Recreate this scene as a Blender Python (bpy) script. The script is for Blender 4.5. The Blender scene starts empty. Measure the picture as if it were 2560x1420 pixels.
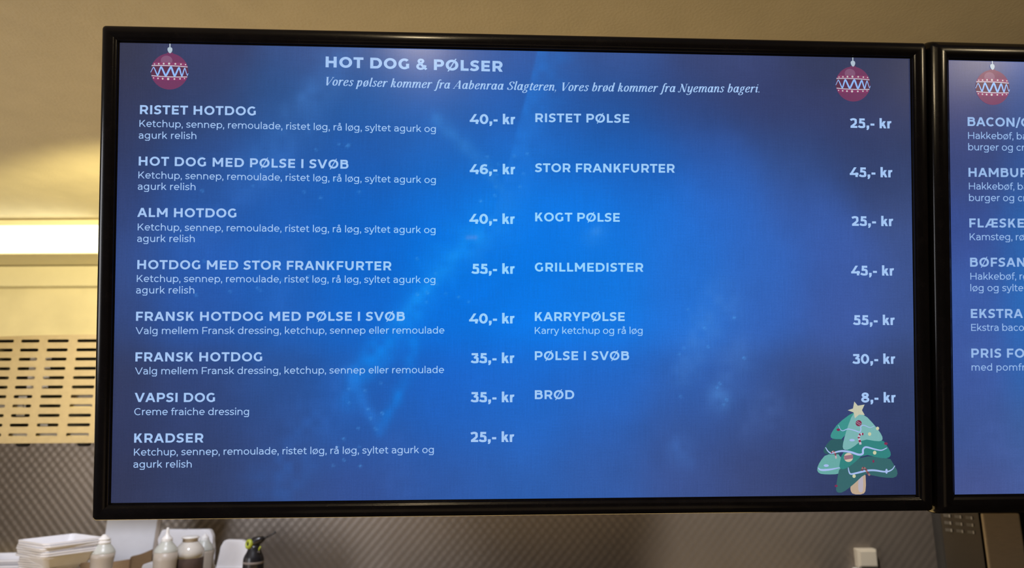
import bpy, bmesh, math, random
import numpy as np
from mathutils import Matrix, Vector
from mathutils.geometry import tessellate_polygon

# ------------------------------------------------------------------ camera, world, lights, exposure
SC = bpy.context.scene
COL = SC.collection
CZ = 1.50                                   # eye height of the photographer
F_PX, PIT, ROL = 1780.13, 0.205829, 0.005144


def rot(yaw, pit, roll):
    return (Matrix.Rotation(yaw, 3, 'Z') @ Matrix.Rotation(pit, 3, 'X') @ Matrix.Rotation(roll, 3, 'Y'))


CAM_R = rot(0, PIT, ROL)
cam_data = bpy.data.cameras.new('camera')
cam = bpy.data.objects.new('camera', cam_data)
COL.objects.link(cam)
right, fwd, up = CAM_R.col[0], CAM_R.col[1], CAM_R.col[2]
m = Matrix.Identity(4)
for i in range(3):
    m[i][0], m[i][1], m[i][2] = right[i], up[i], -fwd[i]
m[0][3], m[1][3], m[2][3] = 0, 0, CZ
cam.matrix_world = m
cam_data.sensor_fit = 'HORIZONTAL'
cam_data.sensor_width = 36
cam_data.lens = F_PX / 2560 * 36
cam_data.clip_start = 0.02
cam_data.dof.use_dof = True
cam_data.dof.focus_distance = 0.99
cam_data.dof.aperture_fstop = 4.6
SC.camera = cam

SC.view_settings.view_transform = 'Standard'
SC.view_settings.look = 'None'
SC.view_settings.exposure = 0.0
SC.view_settings.gamma = 1.0
SC.view_settings.use_curve_mapping = False

world = bpy.data.worlds.new('world')
SC.world = world
world.use_nodes = True
world.node_tree.nodes['Background'].inputs[0].default_value = (0.75, 0.8, 1.0, 1)
world.node_tree.nodes['Background'].inputs[1].default_value = 0.05


def area_light(name, loc, target, sx, sy, power, color, spread=math.pi):
    d = bpy.data.lights.new(name, 'AREA')
    d.shape = 'RECTANGLE'
    d.size, d.size_y = sx, sy
    d.energy, d.color, d.spread = power, color, spread
    o = bpy.data.objects.new(name, d)
    COL.objects.link(o)
    o.location = loc
    o.rotation_euler = (Vector(target) - Vector(loc)).to_track_quat('-Z', 'Y').to_euler()
    return o


def spot_light(name, loc, target, power, color, size=1.2, blend=.6, r=.03):
    d = bpy.data.lights.new(name, 'SPOT')
    d.energy, d.color, d.spot_size, d.spot_blend, d.shadow_soft_size = power, color, size, blend, r
    o = bpy.data.objects.new(name, d)
    COL.objects.link(o)
    o.location = loc
    o.rotation_euler = (Vector(target) - Vector(loc)).to_track_quat('-Z', 'Y').to_euler()
    return o


def point_light(name, loc, power, color, r):
    d = bpy.data.lights.new(name, 'POINT')
    d.energy, d.color, d.shadow_soft_size = power, color, r
    o = bpy.data.objects.new(name, d)
    COL.objects.link(o)
    o.location = loc
    return o


# added unseen fill lights, plus lamps over the kitchen and in the shop
area_light('cool_fill_left', (-2.55, -0.35, 1.62), (-0.9, 2.3, 1.05), 1.4, 1.0, 12, (0.95, 0.95, 1.0), 1.7)  # added cool fill from the left, no window built there
area_light('low_front_fill', (0.4, -1.6, 0.2), (0.4, -0.6, 2.0), 2.4, 1.2, 2.5, (1.0, 0.70, 0.40))  # added low uplight in front, no lit counter behind it
area_light('ceiling_uplight_fill', (-0.45, 1.45, 1.0), (-0.45, 1.5, 2.2), 2.0, 0.3, 5.8, (1.0, 0.66, 0.24))  # unseen uplight added behind the displays to brighten the ceiling
spot_light('kitchen_lamp_left', (-0.80, 1.45, 2.18), (-1.1, 2.15, 1.05), 46, (0.85, 0.88, 1.0), 1.5, .5, .05)
spot_light('kitchen_lamp_right', (0.75, 1.98, 2.18), (1.2, 2.75, 1.0), 55, (1.0, 0.93, 0.84), 1.1, .5, .05)
spot_light('yellow_wall_fill', (-0.70, 1.35, 2.0), (-1.62, 2.75, 1.88), 104, (1.0, 0.80, 0.30), .96, .25, .06)  # unseen spot added behind the display to light the left wall yellow
point_light('warm_fill_left', (-2.2, 1.5, 1.35), 5, (1.0, 0.82, 0.6), .15)  # added warm point out of view, brightens the ceiling at left
point_light('shop_lamp', (-0.15, 0.10, 2.2), 4, (1.0, 0.80, 0.50), .035)
point_light('shop_lamp', (1.40, 0.05, 2.2), 4, (1.0, 0.80, 0.50), .035)


# ------------------------------------------------------------------ helpers
def lin(r, g, b):
    f = lambda c: (c / 255) / 12.92 if c / 255 <= 0.04045 else ((c / 255 + 0.055) / 1.055) ** 2.4
    return (f(r), f(g), f(b))


def ray(px, py):
    return CAM_R @ Vector(((px - 1280) / F_PX, 1.0, (710 - py) / F_PX))


def at(px, py, Y):
    """the point of the vertical plane y = Y seen at a pixel"""
    d = ray(px, py)
    t = Y / d.y
    return Vector((d.x * t, Y, CZ + d.z * t))


def mpp(p):
    """metres per pixel at a point"""
    return (CAM_R.transposed() @ (Vector(p) - Vector((0, 0, CZ)))).y / F_PX


def tag(o, label=None, cat=None, group=None, kind=None):
    if label: o['label'] = label
    if cat: o['category'] = cat
    if group: o['group'] = group
    if kind: o['kind'] = kind
    return o


def empty(name, loc, label, cat, group=None, M=None):
    o = bpy.data.objects.new(name, None)
    o.empty_display_size = 0.05
    COL.objects.link(o)
    o.location = loc
    if M is not None:
        o.rotation_euler = M.to_euler()
    tag(o, label, cat, group)
    return o


def link(name, me, mat, parent=None, smooth=False):
    if mat is not None and len(me.materials) == 0:
        for mm in (mat if isinstance(mat, (list, tuple)) else [mat]):
            me.materials.append(mm)
    o = bpy.data.objects.new(name, me)
    COL.objects.link(o)
    if parent is not None:
        o.parent = parent
    if smooth:
        for p in me.polygons:
            p.use_smooth = True
    return o


def from_bm(name, bm, mat, parent=None, smooth=False):
    bmesh.ops.recalc_face_normals(bm, faces=bm.faces)
    me = bpy.data.meshes.new(name)
    bm.to_mesh(me)
    bm.free()
    return link(name, me, mat, parent, smooth)


def add_box(bm, lo, hi, bevel=0.0, M=None):
    r = bmesh.ops.create_cube(bm, size=1.0)
    vs = r['verts']
    lo, hi = Vector(lo), Vector(hi)
    for v in vs:
        v.co = Vector([(lo[i] + hi[i]) / 2 + v.co[i] * (hi[i] - lo[i]) for i in range(3)])
    if bevel > 0:
        es = list({e for v in vs for e in v.link_edges})
        r2 = bmesh.ops.bevel(bm, geom=es, offset=bevel, segments=2, affect='EDGES', profile=0.6)
        vs = list(set(r2['verts']) | {v for v in vs if v.is_valid})
    if M is not None:
        for v in vs:
            v.co = M @ v.co
    return vs


def box(name, lo, hi, mat, parent=None, bevel=0.0, M=None):
    bm = bmesh.new()
    add_box(bm, lo, hi, bevel, M)
    return from_bm(name, bm, mat, parent)


def add_lathe(bm, prof, n=40, M=None, a0=0, cap=True):
    rings = []
    for r, z in prof:
        ring = []
        for k in range(n):
            a = 2 * math.pi * k / n
            p = Vector((r * math.cos(a), r * math.sin(a), z))
            ring.append(bm.verts.new(M @ p if M is not None else p))
        rings.append(ring)
    for a, b in zip(rings, rings[1:]):
        for k in range(n):
            bm.faces.new((a[k], a[(k + 1) % n], b[(k + 1) % n], b[k]))
    if cap:
        bm.faces.new(list(reversed(rings[0])))
        bm.faces.new(rings[-1])


def lathe(name, prof, mat, parent=None, n=40, M=None):
    bm = bmesh.new()
    add_lathe(bm, prof, n, M)
    return from_bm(name, bm, mat, parent, smooth=True)


def prism(name, pts, mat, parent=None, axis=(0, 1, 0), depth=0.01, bevel=0.0):
    """an outline (3-D points in one plane) pushed along axis by depth"""
    bm = bmesh.new()
    a = [bm.verts.new(p) for p in pts]
    off = Vector(axis) * depth
    b = [bm.verts.new(Vector(p) + off) for p in pts]
    bm.faces.new(a)
    bm.faces.new(list(reversed(b)))
    n = len(pts)
    for k in range(n):
        bm.faces.new((a[k], b[k], b[(k + 1) % n], a[(k + 1) % n]))
    if bevel:
        bmesh.ops.bevel(bm, geom=list(bm.edges), offset=bevel, segments=2, affect='EDGES')
    return from_bm(name, bm, mat, parent)


def tube(name, pts, radii, mat, parent=None, n=14):
    bm = bmesh.new()
    rings = []
    for i, p in enumerate(pts):
        t = (Vector(pts[min(i + 1, len(pts) - 1)]) - Vector(pts[max(i - 1, 0)])).normalized()
        u = t.orthogonal().normalized()
        if i and rings:
            u = (uo - t * uo.dot(t)).normalized()
        uo = u
        w = t.cross(u)
        rings.append([bm.verts.new(Vector(p) + (u * math.cos(2 * math.pi * k / n) + w * math.sin(2 * math.pi * k / n)) * radii[i]) for k in range(n)])
    for a, b in zip(rings, rings[1:]):
        for k in range(n):
            bm.faces.new((a[k], a[(k + 1) % n], b[(k + 1) % n], b[k]))
    bm.faces.new(list(reversed(rings[0])))
    bm.faces.new(rings[-1])
    return from_bm(name, bm, mat, parent, smooth=True)


def material(name, color, rough=0.5, metal=0.0, noise=0.0, nscale=20.0, bump=0.0, bscale=200.0, bdist=0.001,
             spec=0.5, emit=None, strength=0.0, coat=0.0, trans=0.0, stretch=(1, 1, 1)):
    mt = bpy.data.materials.new(name)
    mt.use_nodes = True
    nt = mt.node_tree
    b = nt.nodes['Principled BSDF']
    b.inputs['Base Color'].default_value = (*color, 1)
    b.inputs['Roughness'].default_value = rough
    b.inputs['Metallic'].default_value = metal
    b.inputs['Specular IOR Level'].default_value = spec
    b.inputs['Coat Weight'].default_value = coat
    b.inputs['Transmission Weight'].default_value = trans
    if emit:
        b.inputs['Emission Color'].default_value = (*emit, 1)
        b.inputs['Emission Strength'].default_value = strength
    tc = nt.nodes.new('ShaderNodeTexCoord')
    mp = nt.nodes.new('ShaderNodeMapping')
    mp.inputs['Scale'].default_value = stretch
    nt.links.new(tc.outputs['Object'], mp.inputs['Vector'])
    if noise > 0:
        n = nt.nodes.new('ShaderNodeTexNoise')
        n.inputs['Scale'].default_value = nscale
        n.inputs['Detail'].default_value = 6
        nt.links.new(mp.outputs[0], n.inputs['Vector'])
        r = nt.nodes.new('ShaderNodeValToRGB')
        r.color_ramp.elements[0].color = (*[max(0, c * (1 - noise)) for c in color], 1)
        r.color_ramp.elements[1].color = (*[min(1, c * (1 + noise)) for c in color], 1)
        r.color_ramp.elements[0].position, r.color_ramp.elements[1].position = 0.3, 0.7
        nt.links.new(n.outputs['Fac'], r.inputs['Fac'])
        nt.links.new(r.outputs['Color'], b.inputs['Base Color'])
    if bump > 0:
        n = nt.nodes.new('ShaderNodeTexNoise')
        n.inputs['Scale'].default_value = bscale
        n.inputs['Detail'].default_value = 5
        nt.links.new(mp.outputs[0], n.inputs['Vector'])
        bp = nt.nodes.new('ShaderNodeBump')
        bp.inputs['Strength'].default_value = bump
        bp.inputs['Distance'].default_value = bdist
        nt.links.new(n.outputs['Fac'], bp.inputs['Height'])
        nt.links.new(bp.outputs['Normal'], b.inputs['Normal'])
    return mt


def math_node(nt, op, a, b=None):
    n = nt.nodes.new('ShaderNodeMath')
    n.operation = op
    for i, x in enumerate((a, b)):
        if x is None: continue
        if isinstance(x, (int, float)):
            n.inputs[i].default_value = x
        else:
            nt.links.new(x, n.inputs[i])
    return n.outputs[0]


def quilted_steel():
    """stainless sheet pressed with staggered round dimples"""
    mt = material('quilted_steel', (0.27, 0.232, 0.20), 0.42, 0.5, noise=0.12, nscale=3.0)
    nt = mt.node_tree
    b = nt.nodes['Principled BSDF']
    tc = nt.nodes.new('ShaderNodeTexCoord')
    sp = nt.nodes.new('ShaderNodeSeparateXYZ')
    nt.links.new(tc.outputs['Object'], sp.inputs[0])
    x, z = sp.outputs['X'], sp.outputs['Z']
    kx, kz = math.pi / 0.0163, math.pi / 0.0188
    p = math_node(nt, 'ADD', math_node(nt, 'MULTIPLY', x, kx), math_node(nt, 'MULTIPLY', z, kz))
    q = math_node(nt, 'SUBTRACT', math_node(nt, 'MULTIPLY', x, kx), math_node(nt, 'MULTIPLY', z, kz))
    h = math_node(nt, 'ADD', math_node(nt, 'COSINE', p), math_node(nt, 'COSINE', q))
    bp = nt.nodes.new('ShaderNodeBump')
    bp.inputs['Strength'].default_value = 0.8
    bp.inputs['Distance'].default_value = 0.00031
    nt.links.new(h, bp.inputs['Height'])
    nt.links.new(bp.outputs['Normal'], b.inputs['Normal'])
    return mt


def picture_material(name, grain):
    """what the panel of a screen gives off: its picture, pixel by pixel, behind a satin front glass"""
    mt = bpy.data.materials.new(name)
    mt.use_nodes = True
    nt = mt.node_tree
    b = nt.nodes['Principled BSDF']
    b.inputs['Base Color'].default_value = (0.004, 0.004, 0.005, 1)
    b.inputs['Roughness'].default_value = 0.25
    b.inputs['Specular IOR Level'].default_value = 0.4
    at_ = nt.nodes.new('ShaderNodeAttribute')
    at_.attribute_name = 'picture_colour'
    tc = nt.nodes.new('ShaderNodeTexCoord')
    n = nt.nodes.new('ShaderNodeTexNoise')
    n.inputs['Scale'].default_value = 420
    n.inputs['Detail'].default_value = 3
    nt.links.new(tc.outputs['Object'], n.inputs['Vector'])
    mp = nt.nodes.new('ShaderNodeMapping')
    mp.inputs['Scale'].default_value = (30, 1, 900)
    nt.links.new(tc.outputs['Object'], mp.inputs['Vector'])
    n2 = nt.nodes.new('ShaderNodeTexNoise')
    n2.inputs['Scale'].default_value = 1.0
    nt.links.new(mp.outputs[0], n2.inputs['Vector'])
    mp3 = nt.nodes.new('ShaderNodeMapping')
    mp3.inputs['Scale'].default_value = (700, 1, 25)
    nt.links.new(tc.outputs['Object'], mp3.inputs['Vector'])
    n3 = nt.nodes.new('ShaderNodeTexNoise')
    n3.inputs['Scale'].default_value = 1.0
    nt.links.new(mp3.outputs[0], n3.inputs['Vector'])
    s = math_node(nt, 'ADD', math_node(nt, 'MULTIPLY', n.outputs['Fac'], grain), math_node(nt, 'MULTIPLY', n2.outputs['Fac'], grain * 0.7))
    s = math_node(nt, 'ADD', s, math_node(nt, 'MULTIPLY', n3.outputs['Fac'], grain * 0.9))
    s = math_node(nt, 'ADD', s, 1.0 - grain * 1.3)
    nt.links.new(at_.outputs['Color'], b.inputs['Emission Color'])
    nt.links.new(s, b.inputs['Emission Strength'])
    return mt


MT = dict(
    ceiling=material('ceiling_paint', (0.82, 0.76, 0.62), 0.9, noise=0.04, nscale=14, bump=0.3, bscale=170, bdist=0.003, stretch=(1, 0.8, 1)),
    wall=material('cream_wall_paint', (0.84, 0.78, 0.60), 0.5, noise=0.09, nscale=7, bump=0.1, bscale=60),
    dark_wall=material('shop_wall_paint', (0.16, 0.13, 0.11), 0.8, noise=0.1),
    floor=material('floor_tiles', (0.12, 0.10, 0.09), 0.5, noise=0.15, nscale=4),
    bezel=material('gloss_black_plastic', (0.011, 0.0095, 0.0105), 0.17, noise=0.2, nscale=60, spec=0.4),
    matt_black=material('matt_black_plastic', (0.012, 0.012, 0.014), 0.55, noise=0.2, nscale=40),
    steel=material('brushed_steel', (0.31, 0.245, 0.14), 0.5, 0.3, noise=0.06, nscale=60, stretch=(1, 1, 14)),
    dark_steel=material('dim_steel', (0.12, 0.105, 0.09), 0.5, 0.7, noise=0.05, nscale=60, stretch=(1, 1, 14)),
    tan_steel=material('tan_door_steel', (0.80, 0.66, 0.46), 0.55, 0.35, noise=0.05, nscale=40, stretch=(1, 1, 10)),
    quilt=quilted_steel(),
    slot=material('slot_steel', (0.24, 0.23, 0.22), 0.5, 0.1, noise=0.05),
    slot_lit_end=material('slot_lit_end_steel', (0.75, 0.74, 0.73), 0.4, 0.2, noise=0.05),  # lighter copy paints the lit inner end of each slot
    inner=material('oven_inside', (0.045, 0.04, 0.03), 0.8, noise=0.2),
    baffle=material('oven_baffle', (0.60, 0.52, 0.38), 0.6, 0.1, noise=0.1),
    lamp_white=material('lamp_housing', (0.86, 0.79, 0.60), 0.5, noise=0.02),
    diffuser=material('lit_diffuser', (0.9, 0.9, 0.85), 0.5, noise=0.01, emit=(1.0, 0.95, 0.66), strength=1.9),
    duct=material('cream_duct', (0.82, 0.77, 0.60), 0.5, noise=0.02),
    foam=material('white_foam', (0.80, 0.80, 0.84), 0.55, noise=0.03, nscale=30, bump=0.08, bscale=400),
    white=material('white_plastic', (0.82, 0.82, 0.82), 0.35, noise=0.03, nscale=30),
    milky=material('milky_bottle_plastic', (0.50, 0.52, 0.49), 0.35, noise=0.04, nscale=12),
    sauce=material('pale_sauce', (0.45, 0.40, 0.345), 0.4, noise=0.04, nscale=12),
    jar=material('jar_plastic', (0.62, 0.60, 0.57), 0.15, noise=0.05, nscale=12, coat=0.4),
    beige=material('beige_lid_side', (0.60, 0.52, 0.42), 0.5, noise=0.04),
    brown=material('brown_spice', (0.055, 0.03, 0.02), 0.8, noise=0.3, nscale=50),
    kraft=material('kraft_card', (0.36, 0.235, 0.125), 0.8, noise=0.08, nscale=60, stretch=(1, 1, 8)),
    card=material('white_card', (0.76, 0.77, 0.82), 0.7, noise=0.02, nscale=30),
    cardedge=material('card_edge', (0.52, 0.45, 0.39), 0.8, noise=0.1, nscale=80, stretch=(6, 6, 1)),
    lime=material('lime_plastic', (0.36, 0.42, 0.04), 0.4, noise=0.05),
    torch=material('black_canister', (0.012, 0.012, 0.016), 0.3, noise=0.2),
    grey=material('grey_print', (0.22, 0.19, 0.18), 0.5, noise=0.1),
    cream=material('cream_plastic', (0.74, 0.68, 0.57), 0.4, noise=0.02),
    picture=picture_material('menu_picture', 0.22),
    ink=picture_material('menu_lettering', 0.06),
)


def struct(name, lo, hi, mat):
    o = box(name, lo, hi, mat)
    o['kind'] = 'structure'
    return o


# ------------------------------------------------------------------ the room
WALL_Y = 2.75
Z_CEIL = at(120, 549, 2.52).z
ZC = CZ - 0.51                               # worktop height
struct('floor', (-2.7, -2.6, -0.05), (2.9, WALL_Y + 0.1, 0), MT['floor'])
struct('ceiling', (-2.7, -2.6, Z_CEIL), (2.9, WALL_Y + 0.1, Z_CEIL + 0.05), MT['ceiling'])
struct('wall_back', (-2.7, WALL_Y, 0), (2.9, WALL_Y + 0.1, Z_CEIL), MT['wall'])
struct('wall_right', (2.8, -2.6, 0), (2.9, WALL_Y, Z_CEIL), MT['dark_wall'])
struct('wall_front', (-2.7, -2.7, 0), (2.9, -2.6, Z_CEIL), MT['dark_wall'])
struct('wall_left', (-2.8, -2.6, 0), (-2.7, WALL_Y, Z_CEIL), MT['dark_wall'])

# ------------------------------------------------------------------ lettering
CAP = 700.0


def bez(p0, c1, c2, p3, n=8):
    out = []
    for i in range(n + 1):
        t = i / n
        a, b, c, d = (1 - t) ** 3, 3 * t * (1 - t) ** 2, 3 * t * t * (1 - t), t ** 3
        out.append((a * p0[0] + b * c1[0] + c * c2[0] + d * p3[0], a * p0[1] + b * c1[1] + c * c2[1] + d * p3[1]))
    return out


def cr(P, n=6, closed=False):
    """smooth curve through points"""
    out = []
    N = len(P)
    rng = range(N) if closed else range(N - 1)
    for i in rng:
        if closed:
            p0, p1, p2, p3 = P[(i - 1) % N], P[i], P[(i + 1) % N], P[(i + 2) % N]
        else:
            p1, p2 = P[i], P[i + 1]
            p0 = P[i - 1] if i > 0 else (2 * p1[0] - p2[0], 2 * p1[1] - p2[1])
            p3 = P[i + 2] if i + 2 < N else (2 * p2[0] - p1[0], 2 * p2[1] - p1[1])
        for k in range(n):
            t = k / n
            out.append(tuple(0.5 * (2 * p1[j] + (p2[j] - p0[j]) * t + (2 * p0[j] - 5 * p1[j] + 4 * p2[j] - p3[j]) * t * t + (3 * p1[j] - p0[j] - 3 * p2[j] + p3[j]) * t ** 3) for j in (0, 1)))
    if not closed:
        out.append(tuple(P[-1]))
    return out


def nib(path, a, b, closed=False):
    """quads of a stroke drawn with an elliptical nib (half sizes a, b; numbers or per-point lists)"""
    q, L, Rr = [], [], []
    n = len(path)
    for i, p in enumerate(path):
        if closed:
            s, e = path[(i - 1) % n], path[(i + 1) % n]
        else:
            s, e = path[max(i - 1, 0)], path[min(i + 1, n - 1)]
        tx, ty = e[0] - s[0], e[1] - s[1]
        d = math.hypot(tx, ty) or 1
        nx, ny = -ty / d, tx / d
        aa = a[i] if isinstance(a, list) else a
        bb = b[i] if isinstance(b, list) else b
        k = math.sqrt((aa * nx) ** 2 + (bb * ny) ** 2) or 1
        ox, oy = aa * aa * nx / k, bb * bb * ny / k
        L.append((p[0] + ox, p[1] + oy))
        Rr.append((p[0] - ox, p[1] - oy))
    rng = range(n) if closed else range(n - 1)
    for i in rng:
        j = (i + 1) % n
        q.append((Rr[i], Rr[j], L[j], L[i]))
    return q


class Sans:
    """a wide geometric sans; w = stem, v = bar thickness, cap height 700"""
    X, ASC, DSC = 522.0, 742.0, -192.0

    def __init__(s, w):
        s.w, s.v = w, w * 0.86
        s.cache = {}

    def vs(s, x, y0, y1): return [((x, y0), (x + s.w, y0), (x + s.w, y1), (x, y1))]
    def hs(s, x0, x1, y): return [((x0, y), (x1, y), (x1, y + s.v), (x0, y + s.v))]

    def dg(s, x0, y0, x1, y1, k=1.0):
        L = math.hypot(x1 - x0, y1 - y0)
        h = s.w * 0.95 * k / 2 * L / max(abs(y1 - y0), 1)
        return [((x0 - h, y0), (x0 + h, y0), (x1 + h, y1), (x1 - h, y1))]

    def arc(s, cx, cy, rx, ry, a0=0, a1=360, n=36):
        rx, ry = rx - s.w / 2, ry - s.v / 2
        full = abs(a1 - a0) >= 360
        m_ = n if full else n + 1
        pts = [(cx + rx * math.cos(math.radians(a0 + (a1 - a0) * i / n)), cy + ry * math.sin(math.radians(a0 + (a1 - a0) * i / n))) for i in range(m_)]
        return nib(pts, s.w / 2, s.v / 2, full)

    def path(s, P, k=1.0, smooth=True): return nib(cr(P) if smooth else P, s.w / 2 * k, s.v / 2 * k)

    def bowl(s, x0, x1, y0, y1):
        """D shape to the right of a stem: bars, then half an ellipse"""
        ry = (y1 - y0) / 2
        xm = x1 - min(ry * 1.02, (x1 - x0) * 0.75)
        return s.hs(x0, xm, y0) + s.hs(x0, xm, y1 - s.v) + s.arc(xm, (y0 + y1) / 2, x1 - xm, ry, -90, 90, 18)

    def glyph(s, c):
        if c not in s.cache:
            s.cache[c] = s.make(c)
        return s.cache[c]

    def make(s, c):
        w, v = s.w, s.v
        hw, hv = w / 2, v / 2
        L, X, A, D = 88 - w * 0.08, s.X, s.ASC, s.DSC
        o = 8
        if c == ' ': return [], 270
        if c == 'A' or c == 'Æ':
            if c == 'A':
                W = 770
                return s.dg(hw * 1.1 + 2, 0, W / 2 - w * .06, 700) + s.dg(W - hw * 1.1 - 2, 0, W / 2 + w * .06, 700) + s.hs(W * .22, W * .78, 148), W
            q = s.dg(hw * 1.15, 0, 500, 700) + s.hs(190, 620, 148) + s.vs(560, 0, 700)
            return q + s.hs(500, 1060, 700 - v) + s.hs(600, 1040, 350 - hv) + s.hs(600, 1070, 0), 1120
        if c == 'B': return s.vs(L, 0, 700) + s.bowl(L + w * .5, 660, 345, 700) + s.bowl(L + w * .5, 705, 0, 345 + v), 745
        if c == 'C': return s.arc(405, 350, 365, 358, 46, 314), 735
        if c == 'D': return s.vs(L, 0, 700) + s.bowl(L + w * .5, 785, 0, 700), 825
        if c == 'E': return s.vs(L, 0, 700) + s.hs(L, 600, 0) + s.hs(L, 600, 700 - v) + s.hs(L, 565, 350 - hv), 655
        if c == 'F': return s.vs(L, 0, 700) + s.hs(L, 595, 700 - v) + s.hs(L, 555, 310 - hv), 625
        if c == 'G': return s.arc(405, 350, 365, 358, 46, 318) + s.vs(690 - w, 65, 365), 775
        if c == 'H': return s.vs(L, 0, 700) + s.vs(735 - w, 0, 700) + s.hs(L, 735, 350 - hv), 823
        if c == 'I': return s.vs(L, 0, 700), 2 * L + w
        if c == 'K':
            return s.vs(L, 0, 700) + s.dg(L + w * .9, 235, 655 - hw * 1.2, 700) + s.dg(L + w + 130, 400, 700 - hw * 1.2, 0), 725
        if c == 'L': return s.vs(L, 0, 700) + s.hs(L, 560, 0), 590
        if c == 'M':
            W = 955
            return s.vs(L, 0, 700) + s.vs(W - L - w, 0, 700) + s.dg(L + hw * .9, 700, W / 2, 190, .95) + s.dg(W - L - hw * .9, 700, W / 2, 190, .95), W
        if c == 'N': return s.vs(L, 0, 700) + s.vs(735 - w, 0, 700) + s.dg(L + hw, 700, 735 - hw, 0, .98), 823
        if c == 'O': return s.arc(428, 350, 388, 358), 856
        if c == 'Ø': return s.arc(428, 350, 388, 358) + s.dg(190, -70, 666, 770, .42), 856
        if c == 'P': return s.vs(L, 0, 700) + s.bowl(L + w * .5, 690, 215, 700), 720
        if c == 'R': return s.vs(L, 0, 700) + s.bowl(L + w * .5, 690, 215, 700) + s.dg(455, 250, 692 - hw, 0), 735
        if c in 'Ss':
            H = 700 if c == 'S' else X
            W = 620 if c == 'S' else 492
            k = W / 620
            lx, rx, ty, by = 48 * k + hw, W - 42 * k - hw, H + o - hv, -o + hv
            mid = (ty + by) / 2
            return s.path([(W - 75 * k, H * .865 - hv * .5), (.70 * W, ty - 12), (.53 * W, ty), (.31 * W, ty - .06 * H), (lx, (mid + ty) / 2 + 6), (.30 * W, mid + .055 * H), (.5 * W, mid),
                           (.70 * W, mid - .055 * H), (rx, (mid + by) / 2 - 6), (.69 * W, by + .06 * H), (.47 * W, by), (.28 * W, by + 12), (50 * k, H * .135 + hv * .5)]), W
        if c == 'T': return s.hs(12, 612, 700 - v) + s.vs(312 - hw, 0, 700), 624
        if c == 'U':
            cy = 320
            return s.vs(L - 2, cy, 700) + s.vs(730 - w, cy, 700) + s.arc((L + 730) / 2, cy, (730 - L) / 2, cy + o, 180, 360, 20), 815
        if c == 'V': return s.dg(hw * 1.1, 700, 385 - w * .06, 0) + s.dg(770 - hw * 1.1, 700, 385 + w * .06, 0), 770
        if c == 'W': return s.dg(hw * 1.1, 700, 285, 0) + s.dg(540, 700, 285, 0) + s.dg(540, 700, 795, 0) + s.dg(1080 - hw * 1.1, 700, 795, 0), 1080
        if c == 'Y': return s.vs(345 - hw, 0, 290) + s.dg(hw * 1.15, 700, 345 - w * .1, 250) + s.dg(690 - hw * 1.15, 700, 345 + w * .1, 250), 690
        if c == '&':
            return s.path([(640, 20), (420, 245), (215, 470), (180, 555), (225, 635), (310, 655), (400, 625), (430, 555), (385, 470), (260, 385), (130, 285), (105, 190), (150, 100), (265, 52), (395, 75), (510, 160), (590, 290)], .86), 700
        if c == '/': return s.dg(45, -100, 335, 745, .85), 380
        # digits
        if c == '0': return s.arc(345, 350, 305, 358), 690
        if c == '2':
            rx, ty = 530 - hw, 708 - hv
            return s.path([(60, 570), (150, ty - 25), (285, ty), (430, ty - 40), (rx, 490), (440, 360), (300, 225), (110, hv + 10)]) + s.hs(62, 560, 0), 600
        if c == '3':
            rx, by = 548 - hw, -8 + hv
            return s.hs(65, 515, 700 - v) + s.dg(455, 700 - v, 290, 385, .9) + s.path([(235, 385), (360, 382), (470, 330), (rx, 222), (460, 95), (290, by), (150, by + 22), (45, by + 75)]), 595
        if c == '4': return s.dg(440, 700, 110, 190, .95) + s.hs(28, 670, 140) + s.vs(445, 0, 320), 700
        if c == '5':
            rx, by = 552 - hw, -8 + hv
            return s.hs(118, 522, 700 - v) + s.dg(100 + hw, 360, 118 + hw, 700, .98) + s.path([(105, 400), (280, 408), (440, 370), (rx, 225), (455, 95), (285, by), (150, by + 22), (45, by + 75)]), 600
        if c == '6':
            lx, ty = 40 + hw, 708 - hv
            return s.arc(338, 225, 290, 233) + s.path([(lx, 225), (lx + 5, 400), (lx + 75, 560), (lx + 180, ty - 18), (395, ty), (545, ty - 38)]), 650
        if c == '8': return s.arc(335, 520, 262, 188) + s.arc(335, 200, 298, 208), 670
        if c in '.,':
            q = [((55, 0), (55 + w * 1.12, 0), (55 + w * 1.12, w * 1.1), (55, w * 1.1))]
            if c == ',': q += [((70 + w * .1, 0), (55 + w * 1.12, 0), (60 + w * .62, -135), (50, -135))]
            return q, 105 + w * 1.1
        if c == '-': return s.hs(55, 345, 262 - hv), 400
        # lower case
        cx, r = 322, 268
        ry = X / 2 + o
        if c == 'o': return s.arc(cx, X / 2, r + 8, ry), 645
        if c == 'ø': return s.arc(cx, X / 2, r + 8, ry) + s.dg(130, -60, 514, X + 60, .5), 645
        if c in 'aå':
            R = 512
            q = s.vs(R - w, 0, X * .62) + s.path([(82, X - 82), (165, X - 22 + o - hv), (285, X + o - hv), (410, X - 45 + o - hv), (R - hw, X * .60)])
            q += s.path([(R - hw, 305), (300, 305), (165, 285), (62 + hw, 155), (150, 25 + hv * .6), (265, -o + hv), (400, 40 + hv), (R - hw, 150)])
            if c == 'å':
                q += nib([(300 + 78 * math.cos(t), X + 155 + 78 * math.sin(t)) for t in [i * math.pi / 12 for i in range(24)]], w * .34, w * .34, True)
            return q, 590
        if c == 'b': return s.vs(L - 8, 0, A) + s.arc(350, X / 2, r + 2, ry), 660
        if c == 'd': return s.vs(575 - w, 0, A) + s.arc(310, X / 2, r + 2, ry), 660
        if c == 'p': return s.vs(L - 8, D, X) + s.arc(350, X / 2, r + 2, ry), 660
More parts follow.
